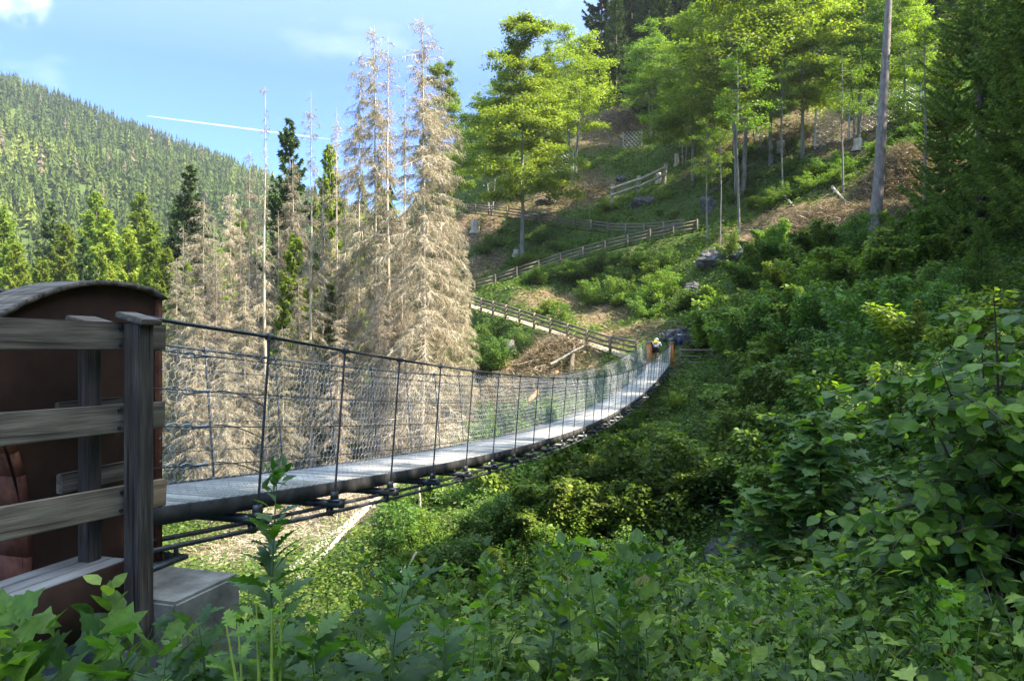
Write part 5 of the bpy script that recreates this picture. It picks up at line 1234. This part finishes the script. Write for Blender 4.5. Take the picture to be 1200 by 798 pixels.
while c_ < 84:
    y_ = rg_.uniform(2.9, 9.0); x_ = y_ * rg_.uniform(-.22, .62)
    k_ = c_ % 4; z_ = hz(x_, y_); h_ = rg_.uniform(.75, 1.3) * (.7 if x_ / y_ < -.02 else 1)
    lim = 640 if x_ / y_ < .25 else 690
    if 400 - F * (z_ + h_) / y_ < lim: h_ = (400 - lim) / F * y_ - z_
    if h_ < .45: continue
    place(SHO[k_], (x_, y_, z_), h_, None, LBS[k_], 'plant', ('bramble shoots', 'willowherb stalks', 'nettles', 'raspberry canes')[k_] + ' on the near bank', rg_.uniform(.8, 1.2), .02); c_ += 1
# sycamore saplings
def sapling(loc, h, w, seed, label, mat, tmpl, lsz, nb, per, name, layered=True):
    rg = np.random.default_rng(seed); root = empty(name, loc, label, 'sapling'); sb = MB(); LP = []; LD = []; LN = []
    u = np.linspace(0, 1, 8)[:, None]; pts = np.concatenate([rg.normal(0, .03, 2) * h * u ** 2, h * u], 1); sb.tube(pts, .022 * (1.1 - u[:, 0]), 6)
    for q_ in range(nb):
        t = rg.uniform(.12, 1.0); p0 = np.array([np.interp(t, u[:, 0], pts[:, c]) for c in range(3)]); a = rg.uniform(0, 6.283); L = w * (1.1 - t) ** .55 * rg.uniform(.5, 1.1) + .06
        d = np.array([math.cos(a), math.sin(a), rg.uniform(.15, .6)]); v = np.linspace(0, 1, 5)[:, None]; bp = p0 + d * L * v - np.array([0, 0, .25]) * L * v ** 2
        sb.prisms(bp[:-1], bp[1:], .007, .004)
        k = per; w_ = rg.uniform(.3, 1.05, k); lp = np.stack([np.interp(w_, v[:, 0], bp[:, c]) for c in range(3)], 1); sd = np.stack([-d[1] * rg.choice([-1, 1], k), d[0] * rg.choice([-1, 1], k), rg.uniform(-.2, .3, k)], 1) + d * .5
        LP.append(lp + sd * rg.uniform(.03, .28 * w, (k, 1))); LD.append(sd + rg.normal(0, .35, (k, 3)) + [0, 0, -.4]); LN.append(np.array([0, 0, 1.]) + sd * .3 + rg.normal(0, .3, (k, 3)))
    LP = np.concatenate(LP); n = len(LP); mb = MB(); mb.leaves(tmpl, LP, np.concatenate(LD), np.concatenate(LN), lsz * rg.uniform(.55, 1.2, n))
    obj('stem', sb.mesh('stem', True), M_BARK_BROWN, root); obj('leaves', mb.mesh('leaves', True), mat, root); return root
sapling(foot(962, 7.0), hgt(962, 7.0, 486), .46, 1, 'sycamore sapling with layered pale-tipped leaves standing before the dark flank', M_MAPLE, PALM, .15, 60, 11, 'sycamore_sapling')
sapling(foot(905, 7.2), hgt(905, 7.2, 580), .5, 2, 'lower sycamore sapling at the left of the pale-tipped one, over the dark rock', M_MAPLE, PALM, .14, 46, 10, 'sycamore_sapling')
sapling(foot(1010, 7.4), hgt(1010, 7.4, 560), .7, 3, 'bushy sycamore sapling between the pale-tipped one and the hazel bush', M_MAPLE, PALM, .14, 60, 13, 'sycamore_sapling')
# hazel bush at the right edge : arching boughs with round leaves
def hazel(loc, seed, label, boughs):
    rg = np.random.default_rng(seed); root = empty('hazel_bush', loc, label, 'bush'); sb = MB(); LP = []; LD = []; LN = []; LS = []
    for (tx, ty, tz, k) in boughs:
        v = np.linspace(0, 1, 9)[:, None]; p0 = rg.normal(0, .12, 3) * [1, 1, 0]; e = np.array([tx, ty, tz])
        bp = p0 + (e - p0) * np.concatenate([v ** 1.25, v ** 1.25, v ** .8], 1) + np.array([0, 0, .12]) * np.sin(v * 3.14); sb.tube(bp, .017 * (1.15 - v[:, 0]), 5)
        nt_ = max(6, k // 14); tu = rg.uniform(.3, 1, nt_)
        for q_ in range(nt_):
            b = np.array([np.interp(tu[q_], v[:, 0], bp[:, c]) for c in range(3)]); d = rdir(rg, 1, -.35, .35)[0]; L = rg.uniform(.25, .75); tw = b + d * L * np.linspace(0, 1, 4)[:, None] - np.array([0, 0, .12]) * np.linspace(0, 1, 4)[:, None] ** 2
            sb.prisms(tw[:-1], tw[1:], .0045, .003); m_ = 14
            w_ = rg.uniform(.05, 1.05, m_); lp = np.stack([np.interp(w_, np.linspace(0, 1, 4), tw[:, c]) for c in range(3)], 1); sd = np.cross(d, [0, 0, 1])[None] * rg.choice([-1, 1], m_)[:, None] + d * .4
            LP.append(lp + sd * rg.uniform(.01, .06, (m_, 1))); LD.append(sd + rg.normal(0, .35, (m_, 3)) + [0, 0, -.45]); LN.append(np.array([-.1, -.35, 1.]) + sd * .25 + rg.normal(0, .33, (m_, 3))); LS.append(rg.uniform(.055, .125, m_))
    mb = MB(); mb.leaves(ROUND, np.concatenate(LP), np.concatenate(LD), np.concatenate(LN), np.concatenate(LS))
    obj('boughs', sb.mesh('boughs', True), M_BARK_BROWN, root); obj('leaves', mb.mesh('leaves', True), M_HAZEL, root); return root
hb = np.array(foot(1180, 5.0)); bo = []
rg = np.random.default_rng(12)
for (px, py, d, k) in [(1165, 345, 4.4, 170), (1100, 425, 4.3, 200), (1060, 445, 4.6, 120), (1150, 400, 4.6, 200), (1195, 350, 4.8, 200), (1120, 500, 4.5, 230), (1180, 470, 4.4, 260), (1085, 560, 4.7, 230), (1150, 560, 4.4, 280), (1060, 620, 4.8, 220), (1120, 640, 4.4, 280), (1190, 600, 4.2, 280), (1170, 700, 4.2, 280), (1090, 710, 4.4, 240), (1200, 520, 5.2, 260), (1230, 430, 4.6, 220), (1250, 560, 4.4, 240), (1260, 660, 4.3, 240), (1150, 480, 5.4, 240), (1100, 600, 5.6, 240), (1210, 740, 4.0, 220), (1130, 760, 4.2, 200), (1220, 380, 5.4, 200), (1040, 560, 5.4, 160)]:
    t = P(px, py, d) - hb; bo.append((t[0], t[1], t[2], k))
hazel(hb, 7, 'hazel bush with round bright leaves on arching boughs at the right edge', bo)
hb2 = np.array(foot(1080, 5.6)); bo = []
for (px, py, d, k) in [(1010, 620, 5.6, 150), (1000, 690, 5.4, 170), (1050, 680, 5.2, 170), (1090, 650, 5.8, 170), (960, 720, 5.4, 150), (1040, 740, 5.0, 160)]:
    t = P(px, py, d) - hb2; bo.append((t[0], t[1], t[2], k))
hazel(hb2, 8, 'lower hazel bush between the sycamore saplings and the tall hazel bush', bo)

# ------------------------------------------------------------------ sky, contrail, sun, camera
SUN_AZ, SUN_EL = SUNP
sd = Vector((math.sin(SUN_AZ) * math.cos(SUN_EL), math.cos(SUN_AZ) * math.cos(SUN_EL), math.sin(SUN_EL)))
w = bpy.data.worlds.new('World'); SC.world = w; w.use_nodes = True; nt = w.node_tree; nt.nodes.clear()
sk = N(nt, 'ShaderNodeTexSky', sky_type='NISHITA', sun_disc=False, sun_elevation=SUN_EL, sun_rotation=SUN_AZ, altitude=900, air_density=1.0, dust_density=.3, ozone_density=2.5)
bg = N(nt, 'ShaderNodeBackground'); bg.inputs[1].default_value = SKY_STR
tc = N(nt, 'ShaderNodeTexCoord'); mp = N(nt, 'ShaderNodeMapping'); mp.inputs['Scale'].default_value = (2.2, 2.2, 6.0); mp.inputs['Location'].default_value = (3.1, 1.7, .4)
nt.links.new(tc.outputs['Generated'], mp.inputs[0]); nz = N(nt, 'ShaderNodeTexNoise'); nz.inputs['Scale'].default_value = 2.6; nz.inputs['Detail'].default_value = 7; nt.links.new(mp.outputs[0], nz.inputs['Vector'])
cf = ramp(nt, nz.outputs['Fac'], [(.6, (0, 0, 0)), (.9, (.45, .45, .45))])
cdir = Vector((-.668, 1.0, .463)).normalized(); vdot = N(nt, 'ShaderNodeVectorMath', operation='DOT_PRODUCT'); vdot.inputs[1].default_value = cdir
nrmz = N(nt, 'ShaderNodeVectorMath', operation='NORMALIZE'); nt.links.new(tc.outputs['Generated'], nrmz.inputs[0]); nt.links.new(nrmz.outputs[0], vdot.inputs[0])
cm = N(nt, 'ShaderNodeMapRange', interpolation_type='SMOOTHSTEP'); cm.inputs[1].default_value = .9994; cm.inputs[2].default_value = .99995; nt.links.new(vdot.outputs['Value'], cm.inputs[0])
nz2 = N(nt, 'ShaderNodeTexNoise'); nz2.inputs['Scale'].default_value = 22; nz2.inputs['Detail'].default_value = 6; nt.links.new(nrmz.outputs[0], nz2.inputs['Vector'])
c2f = N(nt, 'ShaderNodeMapRange'); c2f.inputs[1].default_value = .38; c2f.inputs[2].default_value = .6; nt.links.new(nz2.outputs['Fac'], c2f.inputs[0])
cmul = N(nt, 'ShaderNodeMath', operation='MULTIPLY'); nt.links.new(cm.outputs[0], cmul.inputs[0]); nt.links.new(c2f.outputs[0], cmul.inputs[1])
cmax = N(nt, 'ShaderNodeMath', operation='MAXIMUM'); nt.links.new(cmul.outputs[0], cmax.inputs[0]); nt.links.new(cf, cmax.inputs[1]); cf = cmax.outputs[0]
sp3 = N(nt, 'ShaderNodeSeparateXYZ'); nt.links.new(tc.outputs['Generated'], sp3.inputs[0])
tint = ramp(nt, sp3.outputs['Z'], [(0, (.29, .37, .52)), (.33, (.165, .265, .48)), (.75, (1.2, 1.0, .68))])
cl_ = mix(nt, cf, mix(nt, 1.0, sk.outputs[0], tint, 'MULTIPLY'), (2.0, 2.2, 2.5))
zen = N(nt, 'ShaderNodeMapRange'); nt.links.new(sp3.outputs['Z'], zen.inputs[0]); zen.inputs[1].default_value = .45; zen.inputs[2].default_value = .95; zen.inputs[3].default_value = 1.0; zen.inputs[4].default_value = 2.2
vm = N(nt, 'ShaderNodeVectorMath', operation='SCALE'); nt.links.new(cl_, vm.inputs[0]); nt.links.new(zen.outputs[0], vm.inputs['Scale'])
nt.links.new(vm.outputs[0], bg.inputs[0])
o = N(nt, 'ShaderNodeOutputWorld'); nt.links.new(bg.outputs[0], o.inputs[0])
# vapour trail : a long thin body of ice cloud far up
m, nt, out = new_mat('ice_cloud')
df = N(nt, 'ShaderNodeBsdfTranslucent'); df.inputs[0].default_value = (.95, .96, 1, 1); d2 = N(nt, 'ShaderNodeBsdfDiffuse'); d2.inputs[0].default_value = (.95, .96, 1, 1); a_ = N(nt, 'ShaderNodeAddShader'); nt.links.new(df.outputs[0], a_.inputs[0]); nt.links.new(d2.outputs[0], a_.inputs[1])
tr = N(nt, 'ShaderNodeBsdfTransparent'); lw = N(nt, 'ShaderNodeLayerWeight'); lw.inputs[0].default_value = .35
mr = N(nt, 'ShaderNodeMapRange'); nt.links.new(lw.outputs['Facing'], mr.inputs[0]); mr.inputs[1].default_value = 0; mr.inputs[2].default_value = .9; mr.inputs[3].default_value = .14; mr.inputs[4].default_value = 0
ms = N(nt, 'ShaderNodeMixShader'); nt.links.new(mr.outputs[0], ms.inputs[0]); nt.links.new(tr.outputs[0], ms.inputs[1]); nt.links.new(a_.outputs[0], ms.inputs[2]); nt.links.new(ms.outputs[0], out.inputs[0])
def trail(pts, r, name='vapour_trail'):
    pts = np.array(pts); t = np.linspace(0, 1, 24)[:, None]; q = pts[0] + (pts[1] - pts[0]) * t
    rr = r * (.25 + .75 * np.sin(np.clip(t[:, 0] * 1.1, 0, 1) * 3.14) ** .5) * (1 + .15 * np.sin(t[:, 0] * 40))
    prop(obj(name, MB().tube(q, rr, 14, False).mesh(name, True), m), kind='structure')
trail([P(172, 137, 8000), P(400, 166, 9200)], 8)
if HAZE > 0:
    m, nt, out = new_mat('thin_haze'); pv = N(nt, 'ShaderNodeVolumePrincipled'); pv.inputs['Color'].default_value = (.88, .93, 1, 1); pv.inputs['Density'].default_value = HAZE; pv.inputs['Anisotropy'].default_value = .3; nt.links.new(pv.outputs[0], out.inputs['Volume'])
    mb = MB(); zt = float(ZZ.max()) + 45; zb = float(ZZ.min()) - 1.5; mb.box(((GX[0] + GX[-1]) / 2, (GY[0] + GY[-1]) / 2, (zt + zb) / 2), (GX[-1] - GX[0] + 20, GY[-1] - GY[0] + 20, zt - zb))
    prop(obj('haze', mb.mesh('haze'), m), 'thin pale air haze over the valley', 'haze', None, 'stuff')
sun = bpy.data.lights.new('sun', 'SUN'); sun.energy = SUN_STR; sun.angle = math.radians(.55); sun.color = (1, .92, .76)
so = bpy.data.objects.new('sun', sun); COL.objects.link(so); so.rotation_euler = sd.to_track_quat('Z', 'Y').to_euler()
cam = bpy.data.cameras.new('camera'); cam.lens = 26.0; cam.sensor_width = 36; cam.clip_start = .05; cam.clip_end = 20000
co = bpy.data.objects.new('camera', cam); COL.objects.link(co); co.rotation_euler = (math.radians(90), 0, 0); SC.camera = co
SC.view_settings.view_transform = 'Standard'; SC.view_settings.look = 'None'; SC.view_settings.exposure = EXPO; SC.view_settings.gamma = 1
SC.cycles.max_bounces = 7; SC.cycles.diffuse_bounces = 3; SC.cycles.glossy_bounces = 2; SC.cycles.transmission_bounces = 4; SC.cycles.transparent_max_bounces = 8
SC.cycles.use_denoising = DEN
SC.cycles.use_adaptive_sampling = True; SC.cycles.adaptive_threshold = .008
try: SC.cycles.denoising_prefilter = 'ACCURATE'; SC.cycles.denoising_input_passes = 'RGB_ALBEDO_NORMAL'
except Exception: pass
for o in list(bpy.data.objects):   # prototypes that were never needed
    if o.parent is None and o.location.z < -150 and o.type == 'EMPTY':
        for c in list(o.children): bpy.data.objects.remove(c)
        bpy.data.objects.remove(o)
